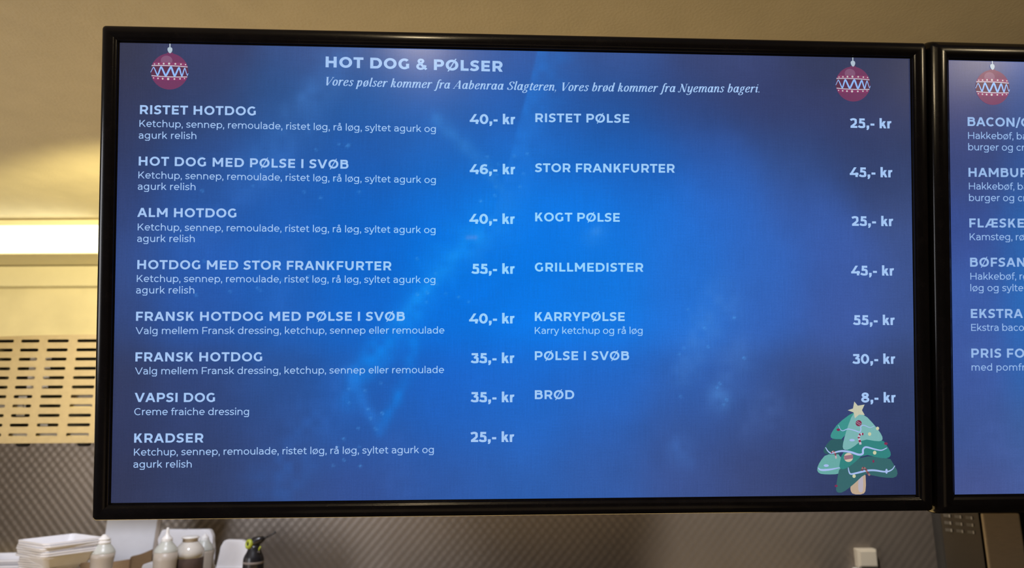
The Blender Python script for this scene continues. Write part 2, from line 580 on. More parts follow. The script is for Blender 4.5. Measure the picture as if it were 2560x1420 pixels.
        if c == 'g':
            R = 575
            return s.arc(308, X / 2 + 8, r, ry - 8) + s.vs(R - w, -10, X) + s.path([(R - hw, 10), (R - hw - 15, -90), (R - 130, -172), (310, D - o + hv), (190, -172), (90, -120)]), 664
        if c == 'c': return s.arc(cx - 8, X / 2, r, ry, 42, 318), 560
        if c == 'e': return s.arc(cx - 6, X / 2, r, ry, 0, 316) + s.hs(60 + hw, cx - 6 + r - hw * .3, X / 2 - hv), 620
        if c == 'f': return s.vs(110, 0, 560) + s.path([(110 + hw, 540), (120 + hw, 650), (190 + hw, A - 18 - hv), (290, A - hv), (372, A - 22 - hv)]) + s.hs(25, 345, X - v - 20), 352
        if c == 'h': return s.vs(L - 8, 0, A) + s.vs(567 - w, 0, 290) + s.arc((L - 8 + 567) / 2, 290, (567 - L + 8) / 2, X - 290 + o, 0, 180, 20), 645
        if c == 'n': return s.vs(L - 8, 0, X) + s.vs(567 - w, 0, 290) + s.arc((L - 8 + 567) / 2, 290, (567 - L + 8) / 2, X - 290 + o, 0, 180, 20), 645
        if c == 'm':
            a, b, d = L - 8, 555, 930
            return s.vs(a, 0, X) + s.vs(b - w, 0, 300) + s.vs(d - w, 0, 300) + s.arc((a + b) / 2, 300, (b - a) / 2, X - 300 + o, 0, 180, 20) + s.arc((b - w + d) / 2, 300, (d - b + w) / 2, X - 300 + o, 0, 180, 20), 1008
        if c == 'u':
            cy = 240
            return s.vs(L - 12, cy, X) + s.vs(562 - w, 0, X) + s.arc((L - 12 + 562) / 2, cy, (562 - L + 12) / 2, cy + o, 180, 360, 20), 640
        if c == 'r': return s.vs(L - 8, 0, X) + s.path([(L - 8 + hw, 270), (L + hw + 30, 400), (L + hw + 120, X - 25 - hv * .5), (370, X + 4 - hv)]), 392
        if c == 'i':
            x = L - 8
            return s.vs(x, 0, X) + [((x - 12, 632), (x + w + 12, 632), (x + w + 12, 632 + w * 1.15), (x - 12, 632 + w * 1.15))], 2 * x + w
        if c == 'l': return s.vs(L - 8, 0, A), 2 * (L - 8) + w
        if c == 'k': return s.vs(L - 8, 0, A) + s.dg(L + w * .8, 160, 520 - hw, X) + s.dg(L + w + 95, 290, 560 - hw, 0), 575
        if c == 't': return s.vs(110, 150, X + 130) + s.path([(110 + hw, 170), (118 + hw, 80), (180 + hw, hv + 2), (280, -o + hv), (365, 35 + hv * .4)]) + s.hs(25, 345, X - v), 395
        if c == 'v': return s.dg(hw * 1.1, X, 278 - w * .06, 0) + s.dg(556 - hw * 1.1, X, 278 + w * .06, 0), 556
        if c == 'y':
            return s.dg(hw * 1.1, X, 282 - w * .06, 0) + s.dg(556 - hw * 1.1, X, 240, -110) + s.path([(252, -80), (205, -160), (130, D - o + hv), (45, D + 32 + hv)]), 556
        raise KeyError(c)


class Italic:
    """a high-contrast slanted serif"""
    X, ASC, DSC, SL = 500.0, 745.0, -225.0, 0.25
    a, b = 55.0, 19.0

    def __init__(s): s.cache = {}

    def st(s, P, k=1.0, smooth=True): return nib(cr(P, 7) if smooth else P, s.a * k, s.b)
    def stem(s, x, y0, y1, k=1.0): return s.st([(x, y0), (x, y1)], k, False)
    def ser(s, x0, x1, y): return [((x0, y - 12), (x1, y - 12), (x1, y + 14), (x0, y + 14))]
    def ov(s, cx, cy, rx, ry, k=1.0): return nib([(cx + rx * math.cos(t), cy + ry * math.sin(t)) for t in [i * math.pi / 14 for i in range(28)]], s.a * k, s.b, True)
    def dot(s, x, y, r=46): return [((x - r, y - r * .5), (x + r * .5, y - r), (x + r, y + r * .5), (x - r * .5, y + r))]

    def glyph(s, c):
        if c not in s.cache:
            q, w = s.make(c)
            s.cache[c] = ([tuple((x + s.SL * y, y) for x, y in f) for f in q], w)
        return s.cache[c]

    def make(s, c):
        X, A, D = s.X, s.ASC, s.DSC
        t = 14
        if c == ' ': return [], 205
        if c == 'o': return s.ov(205, X / 2, 140, X / 2 - t), 410
        if c == 'ø': return s.ov(205, X / 2, 140, X / 2 - t) + nib([(70, -50), (340, X + 50)], 16, 16), 410
        if c == 'a': return s.ov(190, X / 2, 130, X / 2 - t) + s.stem(345, 90, X) + s.st([(345, 120), (352, 40), (395, 18), (440, 90)], .7), 455
        if c == 'd': return s.ov(190, X / 2, 130, X / 2 - t) + s.stem(345, 90, A) + s.ser(270, 350, A - 12) + s.st([(345, 120), (352, 40), (395, 18), (440, 90)], .7), 455
        if c == 'b': return s.stem(85, 90, A) + s.ser(15, 90, A - 12) + s.st([(85, 120), (105, 35), (190, 14), (295, 80), (335, 260), (300, 430), (235, X - t), (150, 420), (90, 300)], .95), 420
        if c == 'e': return s.st([(75, 250), (190, 262), (295, 330), (300, 440), (230, X - t), (120, 420), (65, 230), (100, 70), (190, t), (280, 50), (345, 130)], .95), 385
        if c == 'f': return s.st([(45, -195), (95, -190), (135, -60), (150, 250), (165, 560), (205, 700), (265, A - t), (315, 700)], .95) + s.ser(60, 260, X - 12) + s.dot(310, 690, 38) + s.dot(20, -165, 38), 265
        if c == 'g': return s.ov(190, 330, 110, 155, .9) + s.st([(150, 175), (95, 120), (120, 60), (240, 20), (310, -60), (270, -165), (160, D + t), (50, -190), (15, -110), (70, -30), (150, 10)], .8) + s.st([(270, 440), (330, 490), (390, 480)], .7), 400
        if c == 'i': return s.stem(110, 90, X) + s.st([(30, 390), (60, 470), (105, X - 15)], .5) + s.st([(110, 120), (118, 40), (155, 18), (205, 100)], .7) + s.dot(115, 650), 225
        if c == 'k': return s.stem(85, 0, A) + s.ser(15, 90, A - 12) + s.st([(90, 260), (160, 270), (255, 340), (275, 430), (230, X - t), (150, 450), (100, 330)], .75) + s.st([(165, 270), (240, 230), (270, 100), (310, 18), (365, 40), (400, 110)], .85), 410
        if c == 'l': return s.stem(95, 90, A) + s.ser(25, 95, A - 12) + s.st([(95, 120), (102, 40), (140, 18), (190, 90)], .7), 212
        if c in 'nm':
            def hump(x0, x1): return s.st([(x0, 220), (x0 + 60, 400), (x0 + 150, X - t), (x1 - 5, 440), (x1, 330)], .85) + s.stem(x1, 90, 345)
            q = s.stem(85, 0, X) + s.st([(10, 400), (35, 470), (80, X - 15)], .5) + hump(90, 325)
            e = 325
            if c == 'm':
                q += s.stem(325, 0, 300) + hump(330, 570)
                e = 570
            return q + s.st([(e, 120), (e + 8, 40), (e + 45, 18), (e + 90, 95)], .7), e + 112
        if c == 'p': return s.stem(85, D + 10, X) + s.ser(10, 165, D + 10) + s.st([(10, 400), (35, 470), (80, X - 15)], .5) + s.st([(90, 150), (130, 40), (200, t), (300, 80), (335, 260), (300, 430), (240, X - t), (150, 420), (90, 280)], .92), 425
        if c == 'r': return s.stem(85, 0, X) + s.st([(10, 400), (35, 470), (80, X - 15)], .5) + s.st([(90, 230), (150, 400), (230, X - t), (290, 470)], .75) + s.dot(290, 440, 44), 325
        if c == 's': return s.st([(265, 390), (235, 470), (175, X - t), (95, 455), (85, 370), (150, 290), (235, 210), (245, 100), (165, t), (75, 40), (40, 125)], .85), 310
        if c == 't': return [((20, X - 44), (265, X - 44), (275, X + 6), (30, X + 6))] + s.st([(142, 625), (118, 500), (105, 250), (110, 80), (160, 16), (230, 90)], .95) + s.ser(40, 235, X - 12), 250
        if c == 'y': return s.stem(85, 110, X) + s.st([(10, 400), (35, 470), (80, X - 15)], .5) + s.st([(85, 140), (105, 45), (175, 14), (260, 80), (330, 260)], .85) + s.st([(335, X), (335, 0), (290, -150), (180, D + t), (70, -190), (35, -130)], .9), 420
        if c == 'A': return s.st([(20, 10), (330, 700)], .35, False) + s.st([(335, 700), (475, 10)], 1.15, False) + s.ser(130, 440, 215) + s.ser(-40, 130, 12) + s.ser(380, 575, 12), 590
        if c == 'V': return s.st([(60, 690), (205, 0)], 1.15, False) + s.st([(215, 0), (500, 690)], .35, False) + s.ser(-30, 175, 688) + s.ser(410, 570, 688), 500
        if c == 'S': return s.st([(420, 520), (410, 640), (290, 690), (165, 640), (120, 530), (190, 420), (330, 310), (390, 180), (330, 60), (200, 14), (80, 60), (45, 190)], .95), 465
        if c == 'N': return s.stem(120, 30, 690, .4) + s.st([(105, 690), (470, 5)], 1.15, False) + s.stem(495, 5, 690, .4) + s.ser(10, 160, 688) + s.ser(410, 600, 688) + s.st([(120, 60), (80, 5), (10, 0), (-40, 60)], .6) + s.dot(-30, 60, 36), 610
        if c == '.': return s.dot(75, 40, 48), 180
        if c == ',': return s.dot(75, 40, 48) + nib([(100, 20), (90, -70), (45, -130)], 14, 14), 190
        raise KeyError(c)


HEAD, BODY, PRICE, TITLE = Sans(162), Sans(92), Sans(174), Sans(186)
ITAL = Italic()

# ------------------------------------------------------------------ the two menu displays
SW, SH = 1.1, 1.1 * 9 / 16


class Display:
    def __init__(s, centre, angles, label):
        s.c = Vector((centre[0], centre[1], CZ + centre[2]))
        s.M = rot(*angles)
        s.root = empty('menu_display', s.c, label, 'display', 'menu displays hung over the counter', s.M)

    def uv(s, px, py):
        """metres across and up from the middle of the screen, for a point of the menu read off at a pixel"""
        n, d = s.M.col[1], ray(px, py)
        t = (s.c - Vector((0, 0, CZ))).dot(n) / d.dot(n)
        l = s.M.transposed() @ (Vector((0, 0, CZ)) + d * t - s.c)
        return l.x, l.z


def planar(name, faces, cols, parent, y):
    """flat lit artwork on the screen: faces = list of point lists (x, z), cols = colour per face"""
    vs, fs, cc = [], [], []
    for k, f in enumerate(faces):
        b = len(vs)
        yy = y[k] if isinstance(y, list) else y
        vs += [(p[0], yy, p[1]) for p in f]
        fs.append(tuple(range(b, b + len(f))))
        cc += [(*cols[k], 1)] * len(f)
    me = bpy.data.meshes.new(name)
    me.from_pydata(vs, [], fs)
    at_ = me.color_attributes.new('picture_colour', 'FLOAT_COLOR', 'POINT')
    at_.data.foreach_set('color', np.array(cc, dtype=np.float32).ravel())
    me.update()
    return link(name, me, MT['ink'], parent)


INK = lin(163, 196, 242)
INK_BRIGHT = lin(150, 212, 255)


def text(disp, parent, name, font, s, px0, px1, by0, by1, cap, mid=0.0, col=INK, wide=1.0):
    """one line of the menu: from px0 to px1 (the '|' marks where px1 was read), baselines by0 / by1"""
    stop = s.index('|') if '|' in s else None
    s = s.replace('|', '')
    u0, v0 = disp.uv(px0, by0)
    u1, v1 = disp.uv(px1, by1)
    sc = cap / CAP
    pen, items = 0.0, []
    for ch in s:
        q, adv = font.glyph(ch)
        if wide != 1.0:
            q, adv = [[(x * wide, y) for x, y in f] for f in q], adv * wide
        items.append((pen, q))
        pen += adv
    n_fit = stop if stop is not None else len(s)
    xs0 = min(x for f in items[0][1] for x, _ in f)
    last = items[n_fit - 1]
    xs1 = last[0] + max(x for f in last[1] for x, _ in f)
    nat = (xs1 - xs0) * sc
    L = math.hypot(u1 - u0, v1 - v0)
    tr = (L - nat) / max(n_fit - 1, 1)
    print('TRACK %-28s %.3f' % (s[:28], tr / cap))
    slope = (v1 - v0) / (u1 - u0)
    faces = []
    for i, (p, q) in enumerate(items):
        for f in q:
            pts = []
            for x, y in f:
                X = u0 + (x + p - xs0) * sc + tr * i
                t = (X - u0) / (u1 - u0)
                pts.append((X, v0 + slope * (X - u0) - mid * 4 * t * (1 - t) + y * sc))
            faces.append(pts)
    if col is INK:
        cs = []
        for f in faces:
            x, y = f[0]
            k = math.exp(-((x - .02) / .24) ** 2 - ((y - .03) / .17) ** 2)
            cs.append(tuple(a_ + (b_ - a_) * k for a_, b_ in zip(INK, INK_BRIGHT)))
    else:
        cs = [col] * len(faces)
    return planar(name, faces, cs, parent, -0.0004)


def value_noise(u, v, sx, sy, seed):
    rng = np.random.RandomState(seed)
    g = rng.rand(sy + 3, sx + 3)
    x, y = u * sx, v * sy
    i, j = np.floor(x).astype(int), np.floor(y).astype(int)
    fx, fy = x - i, y - j
    fx, fy = fx * fx * (3 - 2 * fx), fy * fy * (3 - 2 * fy)
    return (g[j, i] * (1 - fx) + g[j, i + 1] * fx) * (1 - fy) + (g[j + 1, i] * (1 - fx) + g[j + 1, i + 1] * fx) * fy


def stroke_field(U, V, pts, w0, w1, one_sided=0):
    """soft brush stroke; returns 0..1"""
    best = np.zeros_like(U)
    n = len(pts)
    asp = SW / SH
    for k in range(n - 1):
        (ax, ay), (bx, by) = pts[k], pts[k + 1]
        dx, dy = (bx - ax) * asp, by - ay
        L2 = dx * dx + dy * dy
        t = np.clip((((U - ax) * asp) * dx + (V - ay) * dy) / L2, 0, 1)
        ex, ey = (U - ax) * asp - t * dx, (V - ay) - t * dy
        d = np.hypot(ex, ey)
        w = w0 + (w1 - w0) * (k + t) / (n - 1)
        side = ex * dy - ey * dx
        if one_sided:
            w = np.where(side * one_sided > 0, w, 0.004)
        best = np.maximum(best, np.exp(-(d / w) ** 2))
    return best


def screen_colours(samples, U, V, sig=0.062):
    acc = np.zeros(U.shape + (3,))
    wt = np.zeros(U.shape)
    for (u, v), c in samples.items():
        w = np.exp(-(((U - u) * 1.5) ** 2 + ((V - v) * 1.0) ** 2) / (2 * sig ** 2)) + 1e-9
        acc += w[..., None] * np.array(c, float)
        wt += w
    return acc / wt[..., None]


def to_lin(c):
    c = np.clip(c, 0, 255) / 255
    return np.where(c <= 0.04045, c / 12.92, ((c + 0.055) / 1.055) ** 2.4)


def make_screen(disp, samples, wisps, nx=480, nz=270):
    U, V = np.meshgrid(np.linspace(0, 1, nx), np.linspace(0, 1, nz))      # V runs down the screen
    C = screen_colours(samples, U, V)
    cloud = 0.55 * value_noise(U, V, 14, 8, 3) + 0.3 * value_noise(U, V, 34, 20, 4) + 0.15 * value_noise(U, V, 80, 46, 5) - 0.5
    C = C * (1 + 0.10 * cloud[..., None])
    fine = value_noise(U, V, 90, 52, 8)
    for pts, w0, w1, one, amp, col in wisps:
        f = stroke_field(U, V, pts, w0, w1, one) * amp * (0.55 + 0.9 * (fine - 0.2))
        C = C + np.clip(f, 0, 1)[..., None] * (np.array(col, float) - C)
    sp = np.random.RandomState(11)
    vs = np.zeros((nz, nx, 3))
    vs[..., 0] = (U - 0.5) * (SW + 0.002)
    vs[..., 1] = 0.0
    vs[..., 2] = (0.5 - V) * (SH + 0.002)
    idx = np.arange(nx * nz).reshape(nz, nx)
    f = np.stack([idx[1:, :-1], idx[1:, 1:], idx[:-1, 1:], idx[:-1, :-1]], -1).reshape(-1, 4)
    me = bpy.data.meshes.new('screen')
    me.from_pydata(vs.reshape(-1, 3).tolist(), [], f.tolist())
    at_ = me.color_attributes.new('picture_colour', 'FLOAT_COLOR', 'POINT')
    rgba = np.ones((nx * nz, 4), np.float32)
    rgba[:, :3] = to_lin(C).reshape(-1, 3)
    at_.data.foreach_set('color', rgba.ravel())
    me.update()
    return link('screen', me, MT['picture'], disp.root)


def make_frame(disp, deep=False):
    prof = [(-0.0015, 0.0008), (0.0002, 0.0010), (0.0006, 0.0040), (0.0028, 0.0046), (0.0034, 0.0058), (0.0060, 0.0066), (0.0110, 0.0071),
            (0.0160, 0.0069), (0.0184, 0.0060), (0.0199, 0.0042), (0.0206, 0.0014), (0.0208, -0.0024), (0.0206, -0.016), (0.0190, -0.026), (0.0120, -0.030)]
    if deep:
        prof = prof[:10] + [(0.0225, 0.0030), (0.0255, -0.0020), (0.0275, -0.009), (0.0282, -0.018), (0.0280, -0.032), (0.0200, -0.036)]
    bm = bmesh.new()
    loops = []
    for o, d in prof:
        hx, hz = SW / 2 + o, SH / 2 + o
        r = max(0.0004, (o - 0.004) * 0.30)
        ring = []
        for sx, sz, a0 in ((1, 1, 0), (-1, 1, 90), (-1, -1, 180), (1, -1, 270)):
            for k in range(7):
                a = math.radians(a0 + 15 * k)
                ring.append(bm.verts.new((sx * (hx - r) + r * math.cos(a), -d, sz * (hz - r) + r * math.sin(a))))
        loops.append(ring)
    n = len(loops[0])
    for a, b in zip(loops, loops[1:]):
        for k in range(n):
            bm.faces.new((a[k], a[(k + 1) % n], b[(k + 1) % n], b[k]))
    fr = from_bm('bezel', bm, MT['bezel'], disp.root, smooth=True)
    md = fr.modifiers.new('split', 'EDGE_SPLIT')
    md.split_angle = math.radians(50)
    bm = bmesh.new()
    add_box(bm, (-SW / 2 - 0.012, 0.012, -SH / 2 - 0.012), (SW / 2 + 0.012, 0.032, SH / 2 + 0.012), 0.004)
    add_box(bm, (-SW * 0.36, 0.030, -SH * 0.38), (SW * 0.36, 0.062, SH * 0.3), 0.01)
    from_bm('rear_cover', bm, MT['matt_black'], disp.root)
    # ceiling mount: arm back from the cover, pole up to the ceiling
    Mi = disp.M.transposed()
    back = disp.c + disp.M @ Vector((0, 0.058, 0))
    pole_y = 1.42
    foot = Vector((back.x, pole_y, back.z + 0.02))
    top = Vector((back.x, pole_y, Z_CEIL - 0.002))
    loc = lambda p: Mi @ (Vector(p) - disp.c)
    tube('mount_arm', [loc(back), loc(foot)], [0.018, 0.018], MT['matt_black'], disp.root)
    tube('mount_pole', [loc(foot + Vector((0, 0, -0.03))), loc(top)], [0.02, 0.02], MT['matt_black'], disp.root)


D1 = Display((0.01790, 0.955405, 0.21519), (0.049728, 0.176564, -0.000756), 'large black-framed menu display showing hot dog prices on blue, wholly in view')
D2 = Display((1.17006, 1.018433, 0.216042), (0.059258, 0.177690, -0.001844), 'second black-framed menu display, cut off by the right picture edge')
make_frame(D1)
make_frame(D2, True)

GRID = {
    .015: {0: (54, 56, 76), .1: (58, 66, 105), .25: (60, 84, 140), .4: (68, 94, 158), .5: (54, 92, 165), .6: (58, 84, 145), .75: (60, 72, 118), .9: (52, 60, 92), 1: (50, 56, 86)},
    .13: {0: (52, 57, 88), .1: (52, 65, 105), .2: (45, 85, 145), .3: (30, 88, 160), .4: (35, 95, 175), .48: (32, 96, 184), .54: (35, 85, 160), .6: (35, 80, 150), .7: (48, 72, 130), .8: (52, 62, 105), .9: (50, 58, 98), 1: (50, 58, 96)},
    .24: {0: (48, 58, 95), .1: (45, 78, 140), .2: (40, 90, 165), .3: (30, 90, 175), .4: (25, 100, 190), .5: (25, 108, 204), .57: (25, 104, 200), .65: (30, 95, 185), .75: (45, 90, 170), .85: (50, 75, 130), .95: (50, 65, 110), 1: (50, 64, 104)},
    .35: {0: (50, 65, 115), .1: (40, 85, 160), .2: (30, 92, 180), .3: (15, 98, 195), .4: (8, 108, 210), .48: (8, 120, 228), .56: (10, 118, 226), .65: (25, 112, 215), .75: (42, 105, 200), .85: (55, 90, 165), 1: (60, 78, 128)},
    .465: {0: (52, 75, 132), .1: (38, 93, 182), .2: (28, 95, 185), .3: (10, 100, 200), .4: (0, 116, 225), .5: (3, 120, 232), .6: (14, 120, 227), .7: (35, 112, 212), .8: (50, 105, 195), .9: (60, 92, 168), 1: (62, 84, 142)},
    .58: {0: (50, 68, 118), .1: (40, 86, 166), .2: (30, 92, 180), .3: (15, 100, 200), .4: (5, 112, 220), .5: (6, 118, 228), .6: (15, 119, 226), .7: (35, 112, 212), .8: (52, 100, 185), .9: (62, 90, 162), 1: (62, 84, 142)},
    .75: {0: (50, 58, 92), .1: (48, 68, 120), .2: (42, 82, 150), .3: (28, 93, 182), .4: (22, 98, 198), .5: (22, 102, 202), .6: (30, 104, 204), .7: (44, 98, 184), .77: (55, 92, 166), .86: (60, 78, 130), 1: (54, 68, 110)},
    .835: {0: (50, 58, 95), .1: (50, 65, 110), .2: (48, 74, 132), .3: (36, 88, 168), .4: (30, 94, 184), .5: (30, 98, 190), .6: (42, 95, 180), .7: (54, 85, 152), .8: (55, 75, 130), .9: (52, 65, 110), 1: (48, 60, 100)},
    .955: {0: (50, 55, 84), .1: (50, 62, 100), .2: (52, 72, 125), .3: (48, 78, 145), .4: (42, 85, 160), .5: (40, 92, 172), .6: (46, 88, 162), .7: (56, 80, 142), .8: (58, 72, 120), .9: (50, 60, 98), 1: (42, 50, 86)},
}
S1 = {(u, v): c for v, row in GRID.items() for u, c in row.items()}
S2 = {(u, v): c for v, row in GRID.items() for u, c in row.items() if u > .2}
for v, c0, c1 in ((0, (75, 84, 132), (72, 98, 165)), (.1, (64, 72, 120), (58, 84, 142)), (.25, (58, 72, 124), (52, 84, 148)), (.4, (58, 80, 148), (44, 96, 168)), (.55, (60, 90, 162), (42, 104, 182)),
                  (.7, (62, 88, 158), (48, 98, 172)), (.85, (62, 86, 148), (60, 92, 152)), (1, (70, 84, 140), (68, 88, 146))):
    S2[(0, v)] = c0
    S2[(.15, v)] = c1


def duv(px, py):
    u, v = D1.uv(px, py)
    return (u / SW + .5, .5 - v / SH)


P_ = lambda *pts: [duv(*p) for p in pts]
CY, CB = (25, 150, 245), (14, 134, 238)
W1 = [
    (P_((1348, 128), (1325, 220), (1300, 310), (1270, 430), (1235, 540), (1190, 600)), .07, .05, 1, .42, (36, 126, 225)),
    (P_((1215, 560), (1130, 640), (1060, 720), (1000, 810), (930, 890), (885, 945)), .055, .02, 0, .5, CB),
    (P_((1190, 590), (1100, 680), (1000, 800)), .02, .012, 0, .45, CY),
    (P_((1050, 740), (1035, 830), (1025, 920), (990, 1000), (950, 1072)), .018, .012, 0, .45, CB),
    (P_((870, 930), (895, 980), (930, 1040), (952, 1072)), .02, .012, 0, .4, (40, 125, 222)),
    (P_((960, 880), (900, 950), (870, 1000)), .03, .02, 0, .35, CB),
    (P_((1090, 300), (1200, 400), (1250, 470)), .02, .01, 0, .3, (60, 140, 220)),
    (P_((1800, 760), (1740, 860), (1710, 930)), .05, .03, 0, .25, (80, 140, 215)),
    (P_((1845, 880), (1820, 960), (1790, 1000)), .04, .03, 0, .2, (85, 140, 215)),
    (P_((1790, 985), (1805, 1000)), .02, .02, 0, .3, (80, 145, 220)),
    (P_((1700, 1115), (1705, 1140)), .03, .03, 0, .35, (70, 125, 210)),
    (P_((1920, 1020), (1880, 1060)), .05, .04, 0, .2, (85, 120, 190)),
    (P_((700, 1220), (790, 1060), (860, 960)), .07, .05, 0, .3, (50, 110, 200)),
    (P_((640, 420), (740, 320), (830, 180)), .05, .04, 0, .3, (60, 120, 200)),
    (P_((860, 130), (820, 200), (720, 280)), .04, .02, 0, .25, (70, 125, 200)),
    (P_((480, 590), (620, 480), (700, 400)), .05, .03, 0, .22, (55, 115, 205)),
    (P_((700, 620), (705, 760)), .05, .04, 0, .2, (50, 115, 210)),
    (P_((1480, 590), (1500, 580)), .02, .02, 0, .5, (60, 140, 230)),
    (P_((1170, 594), (1188, 594)), .005, .005, 0, .55, (110, 140, 225)),
    (P_((1000, 1130), (1010, 1230)), .05, .05, 0, .2, (60, 110, 200)),
]
rs = random.Random(5)
for (ax, ay, bx, by, n) in ((870, 940, 960, 1080, 10), (760, 340, 900, 500, 8), (1200, 380, 1320, 560, 12), (1040, 640, 1180, 760, 9), (480, 330, 760, 760, 9), (1690, 760, 1860, 1010, 12), (820, 1060, 900, 1180, 6), (560, 640, 780, 720, 5)):
    for k in range(n):
        x, y = rs.uniform(ax, bx), rs.uniform(ay, by)
        W1.append((P_((x, y), (x + 3, y + 2)), .0022, .0022, 0, .5, (80, 160, 232)))
SCR1 = make_screen(D1, S1, W1)
W2 = [([(.14, .4), (.18, .62)], .12, .12, 0, .3, (50, 120, 200)), ([(.03, .68), (.04, .70)], .02, .02, 0, .3, (80, 120, 190)), ([(.05, .86), (.12, .98)], .05, .05, 0, .2, (85, 110, 185)), ([(.5, .1), (.42, .6)], .1, .1, 1, .4, (40, 130, 220))]
SCR2 = make_screen(D2, S2, W2, 240, 136)

# menu one
cH, cB, cP = 0.01215, 0.00925, 0.0137
T = lambda *a, **k: text(D1, SCR1, *a, **k)
T('menu_heading', TITLE, 'HOT DOG & PØLSER', 814.1, 1256.7, 168.3, 179.7, 0.0149, wide=1.06)
T('menu_subheading', ITAL, 'Vores pølser kommer fra Aabenraa Slagteren, Vores brød kommer fra Nyemans bageri.', 815.9, 1898.6, 213.6, 231.4, 0.0116, mid=0.0022, wide=1.07)
KET = 'Ketchup, sennep, remoulade, ristet løg, rå løg, syltet agurk og'
VAL = 'Valg mellem Fransk dressing, ketchup, sennep eller remoulade'
for name, x0, x1, b0, b1 in (('RISTET HOTDOG', 350.1, 639.5, 285.3, 288.8), ('HOT DOG MED PØLSE I SVØB', 347, 871.2, 413.8, 422), ('ALM HOTDOG', 343.4, 591, 542.3, 544),
                             ('HOTDOG MED STOR FRANKFURTER', 343.4, 978.6, 672.7, 675.9), ('FRANSK HOTDOG MED PØLSE I SVØB', 340.3, 1012.2, 802, 802), ('FRANSK HOTDOG', 338.8, 655.5, 903.6, 903.2),
                             ('VAPSI DOG', 336.8, 537.6, 1004.9, 1004.9), ('KRADSER', 335.6, 508.7, 1106.5, 1106.1),
                             ('RISTET PØLSE', 1338.3, 1573, 305.3, 307.3), ('STOR FRANKFURTER', 1337, 1686.7, 430.3, 431.9), ('KOGT PØLSE', 1337.9, 1549.2, 553.4, 554.5), ('GRILLMEDISTER', 1337, 1608.2, 678.7, 679.5),
                             ('KARRYPØLSE', 1337, 1561.7, 802.5, 802.5), ('PØLSE I SVØB', 1337, 1572.7, 900.2, 900.2), ('BRØD', 1337, 1435.5, 997.8, 997.6)):
    T('item_name', HEAD, name, x0, x1, b0, b1, cH)
for s, x0, x1, b0, b1 in ((KET, 348.9, 1089.5, 317, 330.6), ('agurk relish', 347.3, 491, 346.6, 347.8), (KET, 346.2, 1089.5, 445.9, 458), ('agurk relish', 345, 489, 474.4, 475.5),
                          (KET, 344.6, 1088.8, 576, 583), ('agurk relish', 343.4, 487, 604.8, 605.2), (KET, 342.3, 1088.4, 704.8, 707.5), ('agurk relish', 340.7, 486, 733.7, 733.7),
                          (VAL, 339.1, 1111, 835.2, 833.7), (VAL, 337.6, 1110.2, 936, 932.5), ('Creme fraiche dressing', 336, 622.7, 1037.7, 1037.3),
                          (KET, 335.2, 1084.5, 1138.9, 1132.3), ('agurk relish', 334, 479.4, 1169, 1168.6), ('Karry ketchup og rå løg', 1337, 1606.3, 834.5, 834.5)):
    T('item_description', BODY, s, x0, x1, b0, b1, cB)
for s, x0, x1, b0, b1 in (('40,- kr', 1173.9, 1288, 309.9, 311), ('46,- kr', 1173.9, 1288, 435.3, 436), ('40,- kr', 1173, 1287, 559.5, 560), ('55,- kr', 1178.2, 1286.8, 684.5, 684.5), ('40,- kr', 1172.3, 1286.4, 808.7, 808.7),
                          ('35,- kr', 1176.6, 1286, 907.9, 907.6), ('35,- kr', 1176.3, 1286, 1005.3, 1005.5), ('25,- kr', 1175.9, 1285.6, 1104.9, 1104.9),
                          ('25,- kr', 2124.6, 2228.5, 319.8, 321.3), ('45,- kr', 2123.8, 2230.9, 442.4, 443.6), ('25,- kr', 2128.5, 2232.8, 564.7, 565.5), ('45,- kr', 2127.3, 2234.8, 688.4, 689.2),
                          ('55,- kr', 2132, 2236.7, 812.3, 812.6), ('30,- kr', 2130.5, 2237.9, 909.5, 909.5), ('8,- kr', 2152.7, 2239, 1006, 1006)):
    T('price', PRICE, s, x0, x1, b0, b1, cP)
# menu two (what the photograph shows of it, with the cut words finished)
INK2 = lin(150, 184, 232)
T2 = lambda *a, **k: text(D2, SCR2, *a, col=INK2, **k)
for s, x0, x1, b0, b1 in (('BACON|/CHEESE', 2418.7, 2536.3, 315.1, 316.8), ('HAMBU|RGER', 2420.9, 2545.2, 442, 443), ('FLÆSK|ESTEG', 2423.1, 2539, 568.6, 569), ('BØFSA|NDWICH', 2424.9, 2538.5, 666.8, 666.8),
                          ('EKSTRA|', 2426.8, 2557, 795, 795), ('PRIS| FOR', 2428, 2502.8, 894.1, 894.1)):
    T2('item_name', HEAD, s, x0, x1, b0, b1, cH * 1.055)
for s, x0, x1, b0, b1 in (('Hakkebøf,| bacon', 2419.9, 2532.9, 347.2, 348.6), ('burger og| cr', 2420.2, 2531.6, 375.8, 376.8), ('Hakkebøf,| ba', 2421.9, 2535.3, 473.7, 474.4), ('burger og| cr', 2422.2, 2534.8, 502.7, 503.2),
                          ('Kamsteg,| rø', 2423.9, 2530.4, 600.4, 600.6), ('Hakkebøf,| rø', 2425.6, 2539.8, 699.1, 699.1), ('løg og| syltet', 2425.6, 2495.9, 728, 728), ('Ekstra| bacon', 2427.6, 2495.9, 827.1, 827.1), ('med| pomfr', 2428.6, 2480, 926.4, 926.4)):
    T2('item_description', BODY, s, x0, x1, b0, b1, cB * 1.055)


def chaikin(P, n=2):
    for _ in range(n):
        Q = []
        for a, b in zip(P, P[1:] + P[:1]):
            Q += [(a[0] * .75 + b[0] * .25, a[1] * .75 + b[1] * .25), (a[0] * .25 + b[0] * .75, a[1] * .25 + b[1] * .75)]
        P = Q
    return P


